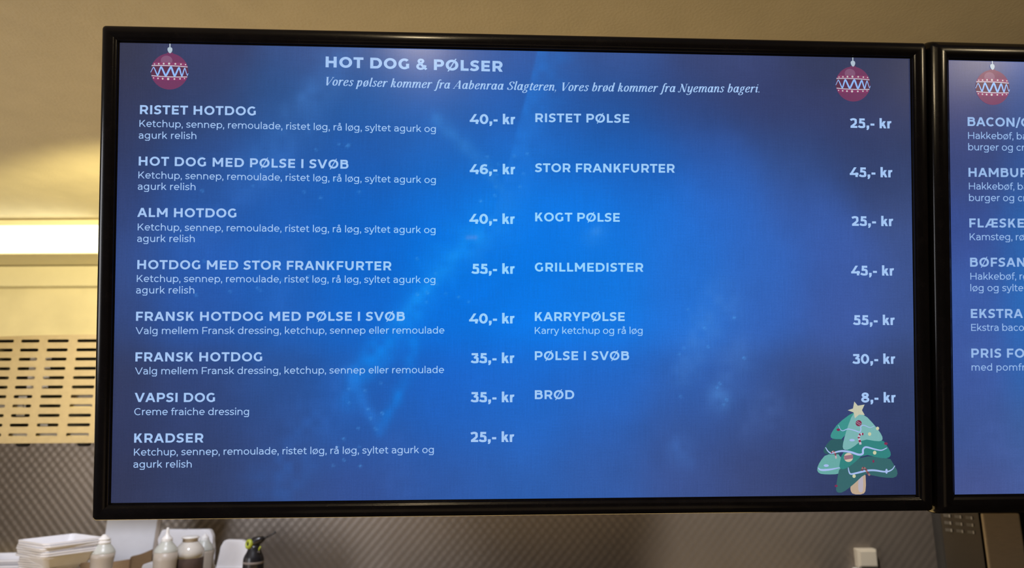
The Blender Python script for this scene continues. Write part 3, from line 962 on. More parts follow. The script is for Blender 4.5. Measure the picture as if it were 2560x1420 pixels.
class Art:
    def __init__(s): s.f, s.c, s.y, s.k = [], [], [], 0

    def poly(s, P, c, rnd=0):
        if rnd: P = chaikin(P, rnd)
        s.k += 1
        for t in tessellate_polygon([[Vector((x, y, 0)) for x, y in P]]):
            s.add([P[i] for i in t], c)

    def add(s, f, c):
        s.f.append(list(f)); s.c.append(c); s.y.append(-0.0003 - 0.000012 * s.k)

    def quads(s, q, c):
        s.k += 1
        for f in q: s.add(f, c)

    def ell(s, x, y, rx, ry, c, n=28): s.poly([(x + rx * math.cos(2 * math.pi * i / n), y + ry * math.sin(2 * math.pi * i / n)) for i in range(n)], c)


def bauble(disp, scr, px, py, rpx, dim=1.0):
    A = Art()
    C = lambda r, g, b: tuple(x * dim for x in lin(r, g, b))
    n = 56
    circ = [(math.cos(2 * math.pi * i / n), math.sin(2 * math.pi * i / n)) for i in range(n)]
    A.poly(circ, C(114, 58, 96))
    A.poly([(-.36, .90), (-.2, .95), (-.12, 1.04), (.14, 1.04), (.22, .95), (.38, .90), (0, .8)], C(114, 58, 96))
    A.ell(-.17, .60, .31, .27, C(132, 88, 120))

    def band(y0, y1, c, m=8):
        ys = [y0 + (y1 - y0) * i / m for i in range(m + 1)]
        A.poly([(-math.sqrt(1 - y * y), y) for y in ys] + [(math.sqrt(1 - y * y), y) for y in reversed(ys)], c)
    band(.28, .49, C(138, 64, 106))
    band(-.49, -.29, C(134, 56, 102))
    band(-.29, .28, C(92, 50, 76))
    line = lambda P, w, c: A.quads(nib(P, w, w), c)
    line([(-.965, .30), (-.5, .315), (0, .315), (.5, .295), (.965, .26)], .025, C(196, 188, 202))
    line([(-.96, -.25), (-.5, -.285), (0, -.30), (.5, -.30), (.955, -.285)], .025, C(196, 188, 202))
    for x, r in zip((-.81, -.585, -.32, -.03, .305, .605, .85), (.035, .045, .052, .06, .05, .045, .035)):
        A.ell(x, .425 - .05 * abs(x) ** 2, r, r, C(202, 200, 200), 12)
    for x, r in zip((-.845, -.61, -.36, -.065, .27, .57, .81), (.035, .045, .052, .065, .05, .045, .035)):
        A.ell(x, -.42 + .06 * abs(x) ** 2, r, r, C(202, 200, 200), 12)
    wv = [(350, 870), (420, 745), (520, 940), (597, 735), (710, 945), (830, 735), (920, 950), (1020, 745), (1090, 950), (1155, 755), (1220, 935), (1238, 880)]
    P = [((x - 797) / 440, (840 - y) / 440) for x, y in wv]
    pts = []
    for a, b in zip(P, P[1:]):
        for k in range(8):
            t = k / 8
            e = .5 - .5 * math.cos(math.pi * t)
            pts.append((a[0] + (b[0] - a[0]) * (t * .55 + e * .45), a[1] + (b[1] - a[1]) * e))
    pts.append(P[-1])
    ws = [.016 + .034 * max(0, 1 - (x / .95) ** 2) for x, _ in pts]
    A.quads(nib(pts, ws, ws), C(146, 186, 246))
    A.quads([((-.028, 1.3), (.028, 1.3), (.028, 1.56), (-.028, 1.56))], C(190, 204, 215))
    A.poly([(-.02, 1.00), (.04, 1.0), (.12, 1.1), (.14, 1.22), (.11, 1.31), (0, 1.345), (-.11, 1.31), (-.135, 1.22), (-.1, 1.1)], C(178, 194, 208), 1)
    u, v = disp.uv(px, py)
    R = abs(disp.uv(px + rpx, py)[0] - u)
    return planar('bauble_picture', [[(u + x * R, min(v + y * R, SH / 2 - .0004)) for x, y in f] for f in A.f], A.c, scr, A.y)


bauble(D1, SCR1, 424.2, 178.7, 46.6)
bauble(D1, SCR1, 2132.2, 210.4, 42.8, 0.95)
bauble(D2, SCR2, 2480.9, 218.8, 42.2, 1.08)


def tree():
    A = Art()
    C = lin
    A.poly([(640, 1080), (748, 990), (756, 1215), (722, 1264), (606, 1264), (574, 1218), (580, 1150)], C(188, 165, 142), 1)
    A.poly([(668, 1070), (720, 1030), (724, 1200), (712, 1240), (680, 1240), (664, 1205)], C(180, 172, 184), 1)
    A.poly([(300, 800), (480, 800), (462, 1000), (440, 1032), (300, 1036), (215, 1025), (190, 975), (225, 890)], C(104, 168, 164), 1)
    A.poly([(700, 825), (1020, 838), (1075, 925), (1122, 1010), (1095, 1075), (960, 1072), (800, 1040), (740, 1028), (600, 1160), (490, 1242), (425, 1245), (408, 1200), (430, 1060), (450, 960), (560, 940)], C(56, 102, 106), 1)
    A.poly([(365, 622), (510, 622), (492, 802), (300, 808), (262, 772), (290, 706)], C(48, 92, 98), 1)
    A.poly([(700, 622), (945, 636), (1000, 715), (1046, 800), (1015, 850), (900, 846), (730, 800), (600, 920), (500, 980), (450, 962), (450, 920), (480, 790), (560, 740)], C(52, 130, 126), 1)
    A.poly([(600, 325), (650, 340), (505, 630), (380, 630), (343, 606), (365, 545), (440, 445)], C(62, 146, 140), 1)
    A.poly([(640, 345), (740, 350), (860, 478), (940, 590), (945, 645), (890, 658), (720, 628), (600, 730), (520, 760), (485, 735), (495, 655), (540, 500), (600, 345)], C(122, 178, 177), 1)
    A.poly([(620, 200), (660, 248), (738, 235), (708, 300), (740, 355), (675, 350), (627, 392), (612, 325), (545, 300), (605, 280)], C(196, 196, 172))
    G = C(164, 186, 234)
    for P, w in (([(440, 470), (460, 518), (490, 535), (545, 515), (620, 530), (680, 550), (695, 520), (695, 485), (730, 472), (800, 498), (850, 480)], 5),
                 ([(290, 725), (320, 770), (360, 792), (440, 772), (500, 768), (580, 780), (670, 808), (716, 796), (720, 750), (755, 722), (850, 745), (930, 758), (995, 730)], 10),
                 ([(205, 960), (240, 983), (330, 980), (455, 957)], 10), ([(550, 955), (560, 1005), (582, 1030), (650, 1018), (760, 992), (850, 988), (980, 1004), (1050, 980), (1085, 935)], 9)):
        pp = cr(P, 6)
        n = len(pp)
        ww = [w * (.45 + .75 * math.sin(math.pi * i / (n - 1))) for i in range(n)]
        A.quads(nib(pp, ww, ww), G)
    A.ell(670, 448, 35, 35, C(126, 48, 78))
    A.quads(nib([(640, 440), (690, 472)], 3, 3) + nib([(650, 425), (700, 458)], 3, 3), C(170, 150, 170))
    A.ell(553, 840, 52, 52, C(206, 192, 172))
    A.poly([(502, 822), (604, 806), (606, 852), (506, 868)], C(152, 112, 126))
    for x, y, r in ((886, 508, 18), (795, 572, 19), (853, 786, 20), (617, 1054, 19)): A.ell(x, y, r, r * 1.1, C(200, 202, 166), 16)
    for x, y, a, b in ((437, 523, 21, 15), (981, 682, 21, 15), (838, 884, 11, 17), (412, 1166, 18, 13)): A.ell(x, y, a, b, C(128, 48, 84), 16)
    for x, y, a, b in ((594, 642, 31, 14), (298, 933, 29, 15), (988, 998, 14, 29)): A.ell(x, y, a, b, G, 18)
    for P, w, c0, c1 in (([(724, 573), (690, 574), (671, 605), (678, 640), (690, 692)], 13, C(142, 52, 82), C(190, 190, 206)),
                         ([(352, 788), (378, 772), (398, 792), (410, 852)], 9, C(132, 70, 86), C(190, 170, 178)), ([(706, 992), (716, 958), (744, 968), (764, 1005), (794, 1046)], 11, C(112, 66, 80), C(150, 116, 112))):
        pp = cr(P, 4)
        for i, f in enumerate(nib(pp, w, w)):
            A.quads([f], c0 if (i // 2) % 2 == 0 else c1)
    f = [[D1.uv(2000 + x / 4.581, 960 + y / 4.581) for x, y in q] for q in A.f]
    return planar('christmas_tree_picture', f, A.c, SCR1, A.y)


tree()

# ------------------------------------------------------------------ kitchen behind: wall lamp, duct, slotted oven, steel wall
LY = 2.52
a, b = at(-560, 566, LY), at(245.5, 634, LY)
zt, zb = at(120, 567, LY).z, at(120, 634, LY).z
lamp = empty('wall_lamp', (a.x, WALL_Y, zb), 'long lit fluorescent wall lamp just under the ceiling, left of the menus', 'lamp')
L = lambda p: Vector(p) - lamp.location
box('housing', L((a.x - .02, LY + .006, zb)), L((b.x - .003, WALL_Y - .002, Z_CEIL - .004)), MT['lamp_white'], lamp, .003)
box('diffuser', L((a.x, LY - .012, zb + .004)), L((b.x, LY + .004, zt)), MT['diffuser'], lamp, .002)
box('top_rail', L((a.x - .02, LY - .016, zt + .002)), L((b.x - .003, LY + .005, Z_CEIL - .006)), MT['lamp_white'], lamp, .001)

p0, p1 = at(-600, 664, 2.70), at(246, 716, 2.70)
duct = box('cable_duct', (p0.x, 2.70, at(120, 715, 2.70).z), (p1.x, WALL_Y - .001, zb - .004), MT['duct'], None, .003)
tag(duct, 'cream cable duct on the wall directly below the lit lamp', 'cable duct')

sx0, sx1 = at(-500, 1200, WALL_Y).x, at(2350, 1300, WALL_Y).x
sp_ = box('splashback', (sx0, WALL_Y - .008, ZC + .002), (sx1, WALL_Y - .001, CZ + .03), MT['quilt'])
tag(sp_, 'dimpled stainless steel splashback covering the wall behind the counter', 'splashback')

# slotted oven
OY = 2.15
c_bot = at(100, 1108, OY)
oven = empty('slotted_oven', (c_bot.x, OY, c_bot.z), 'stainless oven with rows of dark vent slots on the wall left of the menu', 'oven')
O = lambda p: Vector(p) - oven.location
zb_o, zt_o = c_bot.z, at(120, 842, OY).z
xl, xr = at(-60, 970, OY).x, at(470, 970, OY).x
cu = bpy.data.curves.new('front_panel', 'CURVE')
cu.dimensions = '2D'
cu.fill_mode = 'BOTH'
cu.extrude = 0.001


def spline(P):
    sp = cu.splines.new('POLY')
    sp.points.add(len(P) - 1)
    for q, (x, y) in zip(sp.points, P):
        q.co = (x, y, 0, 1)
    sp.use_cyclic_u = True


top = [(xr + (xl - xr) * i / 12, zt_o + 0.006 * math.sin(math.pi * (i / 12)) - (0.004 if i == 12 else 0)) for i in range(13)]
spline([(x - c_bot.x, z - c_bot.z) for x, z in [(xl, zb_o), (xr, zb_o)] + top])
rows = [782, 832, 883, 935, 986, 1038, 1090, 1142, 1195, 1248, 1302]
cols = [(-28, 20), (37, 84.7), (104, 158.6), (179.3, 236.5), (259, 320), (343, 405)]
for zy in rows:
    py = 500 + zy * .4507
    z = at(120, py, OY).z - c_bot.z
    h = 3.9 * mpp(at(120, py, OY))
    for x0, x1 in cols:
        X0, X1 = at(x0, 967.6, OY).x - c_bot.x, at(x1, 967.6, OY).x - c_bot.x
        P = [(X0 + h - h * math.sin(t), z + h * math.cos(t)) for t in [math.pi * i / 6 for i in range(7)]]
        P += [(X1 - h + h * math.sin(t), z - h * math.cos(t)) for t in [math.pi * i / 6 for i in range(7)]]
        spline(P)
tmp = bpy.data.objects.new('tmp_curve', cu)
COL.objects.link(tmp)
bpy.context.view_layer.update()
me = bpy.data.meshes.new_from_object(tmp.evaluated_get(bpy.context.evaluated_depsgraph_get()))
bpy.data.objects.remove(tmp)
bpy.data.curves.remove(cu)
me.materials.clear()
pan = link('front_panel', me, MT['steel'], oven)
pan.rotation_euler = (math.pi / 2, 0, 0)
bm = bmesh.new()
for lo, hi in (((xl, OY + .012, zt_o - .008), (xr, WALL_Y - .009, zt_o - .004)), ((xl, OY + .002, zb_o), (xr, WALL_Y - .009, zb_o + .004)),
               ((xl, OY + .012, zb_o), (xl + .004, WALL_Y - .009, zt_o - .004)), ((xr - .004, OY + .002, zb_o), (xr, WALL_Y - .009, zt_o - .004)), ((xl, OY + .30, zb_o), (xr, OY + .304, zt_o - .004))):
    add_box(bm, O(lo), O(hi))
from_bm('casing', bm, MT['inner'], oven)
for x0, x1, y0, y1, dy in ((64, 128, 885, 985, .03), (40, 66, 990, 1040, .035), (168, 240, 978, 1030, .02), (10, 50, 1075, 1100, .02), (96, 118, 1060, 1100, .03), (168, 250, 1080, 1098, .012), (90, 160, 1080, 1098, .012), (14, 86, 1080, 1098, .012), (150, 236, 1009, 1022, .012), (30, 58, 1009, 1022, .014), (-40, 20, 1000, 1030, .02)):
    q0, q1 = at(x0, y1, OY + dy), at(x1, y0, OY + dy)
    box('baffle', O((q0.x, OY + dy, q0.z)), O((q1.x, OY + dy + .004, q1.z)), MT['baffle'], oven)
for fx in (64, 216):
    q = at(fx, 1108, OY + .06)
    lathe('foot', [(.012, -.0105), (.017, -.008), (.0185, -.002), (.0185, .001)], MT['matt_black'], oven, 24, Matrix.Translation(O((q.x, OY + .05, zb_o))))

# worktop
P0_X = at(2352, 1290, 2.05).x
wx1 = P0_X - .04
wt = box('worktop', (-2.69, 1.93, ZC - .04), (wx1, WALL_Y - .001, ZC), MT['steel'], None, .004)
tag(wt, 'stainless steel worktop along the wall below the splashback', 'worktop')
base = box('base_cabinet', (-2.6, 2.0, 0), (wx1 - .05, WALL_Y - .01, ZC - .041), MT['dark_steel'], None, .003)
tag(base, 'steel base cabinet under the worktop', 'cabinet')


# ------------------------------------------------------------------ things on the worktop
def lathe_px(cx, Y, prof_px):
    """profile given as (radius px, py) around the pixel column cx -> axis point on the worktop and (r, z) list"""
    k0 = at(cx, prof_px[-1][1], Y)
    out = []
    for r, py in prof_px:
        p = at(cx, py, Y)
        out.append((r * mpp(p), p.z - ZC))
    out = sorted(out, key=lambda q: q[1])
    return Vector((at(cx, 1400, Y).x, Y, ZC)), out


def split_profile(pr, z):
    lo = [q for q in pr if q[1] <= z]
    hi = [q for q in pr if q[1] >= z]
    (r0, z0), (r1, z1) = lo[-1], hi[0]
    r = r0 if z1 == z0 else r0 + (r1 - r0) * (z - z0) / (z1 - z0)
    return lo + [(r, z)], [(r, z)] + hi


def squeeze_bottle(cx, Y, body, cap, fill_py, label):
    loc, pr = lathe_px(cx, Y, body)
    r = pr[0][0]
    pr = [(r * .93, 0.0), (r, .006)] + [q for q in pr if q[1] > .012]
    t = empty('squeeze_bottle', loc, label, 'bottle', 'squeeze bottles on the worktop')
    lo, hi = split_profile(pr, at(cx, fill_py, Y).z - ZC)
    lathe('sauce_fill', lo, MT['sauce'], t)
    lathe('bottle_body', hi, MT['milky'], t)
    _, cp = lathe_px(cx, Y, cap)
    lathe('nozzle_cap', cp, MT['white'], t)
    return t


squeeze_bottle(255, 2.05, [(15, 1358), (16, 1361), (21, 1367), (27, 1376), (28.6, 1381), (27.5, 1394), (25.5, 1408), (24.8, 1420), (26, 1440), (28, 1470), (28, 1530)],
               [(2.5, 1336), (5, 1337.5), (8, 1341), (14, 1346), (15, 1348), (14, 1349), (13.5, 1351), (15.8, 1353), (16, 1356), (15.5, 1359.5)], 1382,
               'milky squeeze bottle with stepped cap beside the nested foam trays')
squeeze_bottle(413, 2.12, [(13, 1352), (14, 1356), (20, 1363), (26, 1371), (28, 1378), (28, 1400), (27, 1420), (28, 1470), (28, 1530)],
               [(2.6, 1319), (3.4, 1322), (3.6, 1330), (5, 1337), (12.5, 1345), (13.5, 1347), (12.5, 1349), (13.5, 1351), (13, 1353)], 1379,
               'milky squeeze bottle with tall thin spout left of the jar')
squeeze_bottle(508, 2.30, [(12, 1350), (13, 1354), (19, 1362), (22, 1372), (23, 1380), (23, 1420), (23, 1500)],
               [(1.5, 1333), (3, 1336), (8, 1341), (10, 1344), (9.5, 1346), (10, 1349), (10, 1351)], 1376,
               'milky squeeze bottle standing mostly hidden behind the brown spice jar')

# jar
JY = 2.18
loc, pr = lathe_px(472, JY, [(19, 1354), (21, 1357), (28, 1364), (34, 1374), (35, 1380), (34.5, 1420), (34, 1500)])
pr = [(pr[0][0] * .95, 0.0)] + [q for q in pr if q[1] > .01]
jar = empty('spice_jar', loc, 'clear plastic jar with white lid and brown spice between two squeeze bottles', 'jar')
lo, hi = split_profile(pr, at(472, 1392, JY).z - ZC)
lathe('jar_neck', hi, MT['jar'], jar)
lathe('spice_fill', lo, MT['brown'], jar)
_, lp = lathe_px(472, JY, [(18.5, 1345), (18, 1346), (18, 1354)])
lathe('lid_side', lp, MT['beige'], jar)
_, lp = lathe_px(472, JY, [(12, 1340), (20, 1341), (21, 1343), (20.5, 1345)])
lathe('lid_top', lp, MT['white'], jar)


# nested foam trays
def tray_mesh(name, sx, sy, h, rim, wav):
    bm = bmesh.new()
    N = 72

    def ring(hx, hy, r, z, wv):
        out = []
        per = []
        for qx, qy, a0 in ((1, 1, 0), (-1, 1, 90), (-1, -1, 180), (1, -1, 270)):
            for k in range(N // 4):
                a = math.radians(a0 + 90 * k / (N // 4 - 1))
                per.append((qx * (hx - r) + r * math.cos(a), qy * (hy - r) + r * math.sin(a)))
        for x, y in per:
            out.append(bm.verts.new((x, y, z + wv * math.cos(x / hx * 5.0) * math.cos(y / hy * 5.0))))
        return out
    hx, hy = sx / 2, sy / 2
    R = [ring(hx - rim - h * .45, hy - rim - h * .45, .012, 0, 0), ring(hx - rim, hy - rim, .014, h - .004, wav), ring(hx, hy, .016, h - .0035, wav), ring(hx, hy, .016, h + .001, wav),
         ring(hx - rim + .001, hy - rim + .001, .014, h + .001, wav), ring(hx - rim - h * .42, hy - rim - h * .42, .012, .003, 0)]
    for a, b in zip(R, R[1:]):
        for k in range(len(a)):
            bm.faces.new((a[k], a[(k + 1) % len(a)], b[(k + 1) % len(b)], b[k]))
    bm.faces.new(list(reversed(R[0])))
    bm.faces.new(R[-1])
    o = from_bm(name, bm, MT['foam'], None, smooth=True)
    md = o.modifiers.new('split', 'EDGE_SPLIT')
    md.split_angle = math.radians(40)
    return o


TY = 2.02
tz = at(160, 1346, TY).z                       # rim height of the top tray
tx = at(150, 1346, TY).x
TG = 'nested white foam trays'
big = tray_mesh('foam_tray', 0.150, 0.150, 0.029, .006, .0012)
small = tray_mesh('foam_tray', 0.118, 0.104, 0.030, .006, .0012)
step = 0.0056
n_all = 7
for i in range(n_all):
    o = big if i == 0 else big.copy()
    if i: COL.objects.link(o)
    o.location = (tx + .003 * math.sin(i * 1.7), TY + .002 * math.cos(i * 2.1), tz - .030 - i * step)
    o.rotation_euler = (0, 0, math.radians(-32 + 1.5 * math.sin(i * 2.3)))
    tag(o, 'topmost and widest white foam tray of the nested stack beside the stepped squeeze bottle' if i == 0 else 'wide white foam tray nested in the flared upper half of the tall stack', 'tray', TG)
n_low = 0
zlow = tz - .030 - n_all * step - .004
while zlow - n_low * step > ZC + .001:
    o = small if n_low == 0 else small.copy()
    if n_low: COL.objects.link(o)
    o.location = (at(128, 1400, TY).x + .002 * math.sin(n_low * 2.2), TY - .005, zlow - n_low * step)
    o.rotation_euler = (0, 0, math.radians(-22 + 1.2 * math.sin(n_low * 1.9)))
    tag(o, 'smaller white foam tray in the narrow lower half of the nested stack', 'tray', TG)
    n_low += 1
small.location.z = zlow
# a second pile at the picture edge
lx, lz = at(15, 1398, 2.16).x, at(15, 1396, 2.16).z
k = 0
edge = tray_mesh('foam_tray', 0.20, 0.14, 0.03, .009, .0004)
while lz - .031 - k * .016 > ZC + .001:
    o = edge if k == 0 else edge.copy()
    if k: COL.objects.link(o)
    o.location = (lx, 2.20, lz - .031 - k * .016)
    o.rotation_euler = (0, 0, math.radians(6))
    tag(o, ('upper' if k == 0 else 'lower') + ' white foam tray of the low pile cut by the left picture edge', 'tray', 'low pile of foam trays')
    k += 1

# open carton of flat boxes: white inside, kraft outside
KY = 2.42
carton = empty('open_carton', (at(300, 1400, 2.4).x, 2.4, ZC), 'open kraft carton with tall white inner flap behind the stepped squeeze bottle', 'carton')
K = lambda p: Vector(p) - carton.location
bk = [at(x, y, KY) for x, y in ((273, 1262), (399, 1262), (380, 1392), (250, 1392))]
dz = [Vector((p.x, p.y, max(p.z, ZC + .002))) for p in bk]
dz += []
low = [Vector((at(378, 1392, KY).x, KY, ZC + .002)), Vector((at(190, 1392, KY).x, KY, ZC + .002)), Vector((at(188, 1380, KY).x, KY, at(188, 1380, KY).z)), Vector((at(262, 1345, KY).x, KY, at(262, 1345, KY).z))]
prism('back_flap', [K(p) for p in [bk[0], bk[1], bk[2]] + low], MT['card'], carton, (0, 1, 0), .003)
for j in range(3):
    e = [at(399 + 3.2 * j, 1262, KY + .002 * j), at(402 + 3.2 * j, 1262, KY + .002 * j), at(384 + 3 * j, 1384, KY + .002 * j), at(380 + 3 * j, 1384, KY + .002 * j)]
    prism('flap_edge', [K(p) for p in e], MT['cardedge'], carton, (0, 1, 0), .006)
rim = cr([(189, 1399, ), (215, 1405), (245, 1408), (285, 1404), (324, 1398)], 5)


def wall_strip(name, rim_px, Yf, mat):
    bm = bmesh.new()
    pr_ = []
    n = len(rim_px)
    for i, (x, y) in enumerate(rim_px):
        Y = Yf(i / (n - 1))
        p = at(x, y, Y)
        row = []
        for dY in (0, .003):
            q = Vector((p.x, Y + dY, p.z))
            row += [bm.verts.new(K(q)), bm.verts.new(K(Vector((q.x, q.y, ZC + .002))))]
        pr_.append(row)
    for a, b in zip(pr_, pr_[1:]):
        bm.faces.new((a[0], b[0], b[1], a[1]))
        bm.faces.new((a[2], a[3], b[3], b[2]))
        bm.faces.new((a[0], a[2], b[2], b[0]))
        bm.faces.new((a[1], b[1], b[3], a[3]))
    for r_ in (pr_[0], pr_[-1]):
        bm.faces.new((r_[0], r_[1], r_[3], r_[2]))
    return from_bm(name, bm, mat, carton)


wall_strip('front_wall', rim, lambda t: 2.34 - .06 * math.sin(math.pi * min(1, t * .8 + .1)), MT['kraft'])
wall_strip('side_wall', cr([(325, 1397), (329, 1391), (352, 1385), (381, 1373)], 5), lambda t: 2.30 + .10 * t, MT['kraft'])

# foam clamshell boxes standing open
def clamshell(pts, Y, lean, label, depth=.022):
    ps = [at(x, y, Y + lean * (1420 - y) / 100) for x, y in pts]
    c = Vector((sum(p.x for p in ps) / len(ps), Y, ZC))
    t = empty('foam_box', c, label, 'food box', 'foam food boxes behind the bottles')
    lid = prism('lid', [p - c for p in ps], MT['foam'], t, (0, 1, 0), depth, .002)
    x0, x1 = min(p.x for p in ps), max(p.x for p in ps)
    bm = bmesh.new()
    add_box(bm, Vector((x0, Y - .004, ZC + .001)) - c, Vector((x1, Y + depth + .01, min(p.z for p in ps) + .004)) - c, .003)
    from_bm('box_base', bm, MT['foam'], t)
    return t


clamshell([(398, 1420), (396, 1385), (394, 1348), (404, 1326), (412, 1324), (458, 1324.5), (464, 1326), (470, 1324.5), (520, 1324), (525, 1326), (531, 1341), (531, 1360), (533, 1373), (529, 1392), (529, 1420)], 2.36, .02,
          'large white foam box standing on edge behind the jar and squeeze bottles')
clamshell([(539, 1420), (545, 1398), (551, 1367), (560, 1352), (565, 1350), (604, 1351), (612, 1355), (634, 1366), (634, 1420)], 2.30, .02,
          'white foam box with cut corner leaning behind the black lime-ringed canister')
sm = [at(x, y, 2.20) for x, y in ((353, 1422), (356, 1412), (377, 1406.5), (383, 1414), (386, 1425))]
cc = Vector((sm[2].x, 2.2, ZC))
sb = empty('foam_tub', cc, 'small white foam tub low between the kraft carton and the tall-spout bottle', 'tub')
prism('tub_body', [p - cc for p in sm] + [Vector((sm[4].x, 2.2, ZC + .001)) - cc, Vector((sm[0].x, 2.2, ZC + .001)) - cc], MT['foam'], sb, (0, 1, 0), .05, .002)

# black torch canister with lime ring
BY = 2.12
loc, pr = lathe_px(634, BY, [(13, 1362), (14, 1368), (18, 1379), (23, 1389), (25, 1396), (25.5, 1420), (25.5, 1500)])
pr = [(pr[0][0] * .95, 0.0)] + [q for q in pr if q[1] > .01]
can = empty('gas_torch', loc, 'black canister with lime green ring and angled thin nozzle', 'torch')
Bq = lambda x, y, Y=BY: at(x, y, Y) - loc
lathe('canister', pr, MT['torch'], can)
k1 = mpp(loc)
zz = at(634, 1405, BY).z - ZC
lathe('label_band', [(25.7 * k1, zz - .003), (25.8 * k1, zz - .002), (25.8 * k1, zz + .002), (25.7 * k1, zz + .003)], MT['grey'], can)
tube('head', [Bq(622, 1372), Bq(630, 1362), Bq(640, 1354), Bq(652, 1348.5), Bq(660, 1345.5)], [x * k1 for x in (9, 13, 13, 9.5, 5.5)], MT['torch'], can)
tube('nozzle', [Bq(656, 1348), Bq(668, 1342), Bq(684, 1334.5), Bq(688, 1331.5), Bq(686.5, 1328)], [x * k1 for x in (4, 2.2, 2.2, 2.6, 2.2)], MT['torch'], can)
bm = bmesh.new()
ax = Vector((-.6, -.8, .12)).normalized()
Mr = Matrix.Translation(Bq(620.5, 1360.5, BY - .012)) @ ax.to_track_quat('Z', 'Y').to_matrix().to_4x4()
add_lathe(bm, [(11.5 * k1, -.008), (12.2 * k1, -.003), (11.6 * k1, .001), (8.5 * k1, .0035), (5 * k1, .0025), (4.6 * k1, -.004)], 28, Mr)
from_bm('lime_ring', bm, MT['lime'], can, smooth=True)
bm = bmesh.new()
add_lathe(bm, [(4.7 * k1, -.004), (4.7 * k1, .0008), (3.2 * k1, .0012)], 20, Mr)
from_bm('ring_plug', bm, MT['torch'], can, smooth=True)
for nm, P, w, mt in (('leaf_mark', [(647, 1376), (649, 1370), (652, 1366)], 2.2, 'lime'), ('round_mark', [(644, 1381), (646, 1377.5), (649, 1379), (648, 1381.5)], .7, 'grey')):
    tube(nm, [at(x, y, BY - 24.5 * k1 * math.sqrt(max(.1, 1 - ((x - 634) / 24) ** 2)) * (.62 if y < 1380 else .75)) - loc for x, y in P], [w * k1] * len(P), MT[mt], can, 8)

# switch box and plug on the splashback
SY = WALL_Y - .009
sw0, sw1 = at(2137, 1416, SY), at(2183, 1369, SY)
swb = empty('light_switch', (sw0.x, SY, sw0.z), 'square cream switch box on the steel splashback at lower right', 'switch')
S = lambda p: Vector(p) - swb.location
box('switch_box', S((sw0.x, SY - .030, sw0.z)), S((sw1.x - .003, SY, sw1.z)), MT['cream'], swb, .004)
box('rocker', S((sw0.x + .007, SY - .035, sw0.z + .006)), S((sw1.x - .007, SY - .028, sw1.z - .007)), MT['cream'], swb, .002)
q0, q1 = at(2131, 1445, SY), at(2150, 1417.5, SY)
plug = box('wall_plug', (q0.x, SY - .03, q0.z), (q1.x, SY, q1.z), MT['white'], None, .006)
tag(plug, 'rounded white plug just below the cream switch box, mostly out of frame', 'plug')

# tall steel appliance at the right
P1 = at(2446, 1290, 1.95)
dirv = Vector((-.56, .83, 0)).normalized()


def on_side(px, py):
    """point of the upright side panel seen at a pixel"""
    d = ray(px, py)
    nrm = Vector((dirv.y, -dirv.x, 0))
    t = Vector((P1.x, P1.y, 0)).dot(nrm) / d.dot(nrm)
    return Vector((d.x * t, d.y * t, CZ + d.z * t))


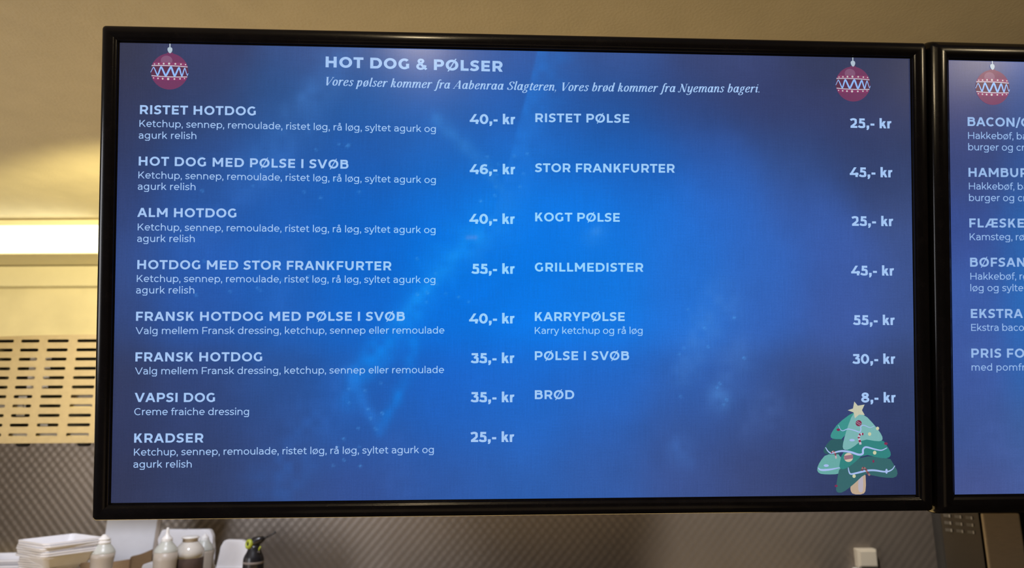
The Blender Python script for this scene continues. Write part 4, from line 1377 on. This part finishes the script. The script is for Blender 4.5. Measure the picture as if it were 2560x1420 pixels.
P0 = on_side(2352, 1290)
ztop = CZ + .12
app = empty('steel_appliance', (P1.x, P1.y, 0), 'tall steel appliance with nine small vent slots below the second menu display', 'appliance')
Q = lambda p: Vector(p) - app.location
nrm = Vector((-dirv.y, dirv.x, 0))
if nrm.y > 0: nrm = -nrm
plan = [P0, P1]
prism('side_panel', [Q((P0.x, P0.y, .02)), Q((P1.x, P1.y, .02)), Q((P1.x, P1.y, ztop)), Q((P0.x, P0.y, ztop))], MT['dark_steel'], app, -nrm, .004)
for r_, (y0, xs) in enumerate(((1288, 2358.5), (1306, 2361), (1324, 2363.5))):
    for c_ in range(3):
        x0 = xs + 27 * c_ + (0.6 * c_)
        y_ = y0 + 2.6 * c_
        a_, b_ = on_side(x0, y_), on_side(x0 + 19.5, y_ + 1.8)
        hh = 3.6 * mpp(a_)
        u_ = (b_ - a_).normalized()
        out = nrm * .0025
        bm = bmesh.new()
        vv = []
        for s_, o_ in ((-1, 0), (1, 0)):
            pass
        pts = [a_ + Vector((0, 0, -hh)), b_ + Vector((0, 0, -hh)), b_ + Vector((0, 0, hh)), a_ + Vector((0, 0, hh))]
        f0 = [bm.verts.new(Q(p + nrm * .0003)) for p in pts]
        f1 = [bm.verts.new(Q(p + (out * (1.6 if i in (1, 2) else .2)) + u_ * (-.001 if i in (1, 2) else .001))) for i, p in enumerate(pts)]
        k_ = .80
        e0, e1 = (bm.verts.new(f1[0].co.lerp(f1[1].co, k_)), bm.verts.new(f1[3].co.lerp(f1[2].co, k_)))
        bm.faces.new((f1[0], e0, e1, f1[3]))
        bm.faces.new((e0, f1[1], f1[2], e1))
        for i in range(4):
            bm.faces.new((f0[i], f0[(i + 1) % 4], f1[(i + 1) % 4], f1[i]))
        vs_ = from_bm('vent_slot', bm, [MT['slot'], MT['slot_lit_end']], app)
        for pl_ in vs_.data.polygons:
            c3 = [i for i in pl_.vertices]
            if pl_.index == 1: pl_.material_index = 1
back_end = Vector((at(2330, 1300, 2.5).x, 2.5, 0))
prism('rear_black_strip', [Q((P0.x, P0.y, .02)), Q((back_end.x, 2.5, .02)), Q((back_end.x, 2.5, ztop)), Q((P0.x, P0.y, ztop))], MT['matt_black'], app, (1, 0, 0), .02)  # black strip filling the dark gap behind the side panel
FY = 1.93
f0, f1 = at(2456, 1284, FY), at(2549, 1284, FY)
prism('shaded_gap_filler', [Q((at(2447, 1290, FY + .02).x, FY + .02, .02)), Q((at(2447, 1290, FY + .02).x, FY + .02, ztop)), Q((f0.x - .002, FY + .05, ztop)), Q((f0.x - .002, FY + .05, .02))], MT['matt_black'], app, (0, 1, 0), .004)  # black filler paints the shade in the gap beside the door
box('door', Q((f0.x, FY, .08)), Q((f1.x, FY + .010, f0.z)), MT['tan_steel'], app, .004)
box('shaded_recess_strip', Q((f0.x - .004, FY + .012, f0.z + .001)), Q((f1.x + .10, FY + .05, ztop)), MT['matt_black'], app, .002)  # black strip stands in for the shaded recess above the door
g0 = at(2552, 1290, FY + .02)
bm = bmesh.new()
zz = .1
while zz < f0.z - .01:
    add_box(bm, Q((f1.x + .004, FY + .018, zz)), Q((f1.x + .10, FY + .03, zz + .012)))
    zz += .02
add_box(bm, Q((f1.x + .002, FY + .028, .05)), Q((f1.x + .10, FY + .034, f0.z)))
from_bm('louvre_grille', bm, MT['matt_black'], app)
pl = [P1 + Vector((.02, .03, 0)), P0 + Vector((.03, .02, 0)), Vector((back_end.x + .02, 2.5, 0)), Vector((back_end.x + .16, WALL_Y - .012, 0)), Vector((1.95, WALL_Y - .012, 0)), Vector((f1.x + .10, FY + .052, 0)), Vector((f0.x + .004, FY + .052, 0))]
prism('body', [Q((p.x, p.y, .0)) for p in pl], MT['dark_steel'], app, (0, 0, 1), ztop)
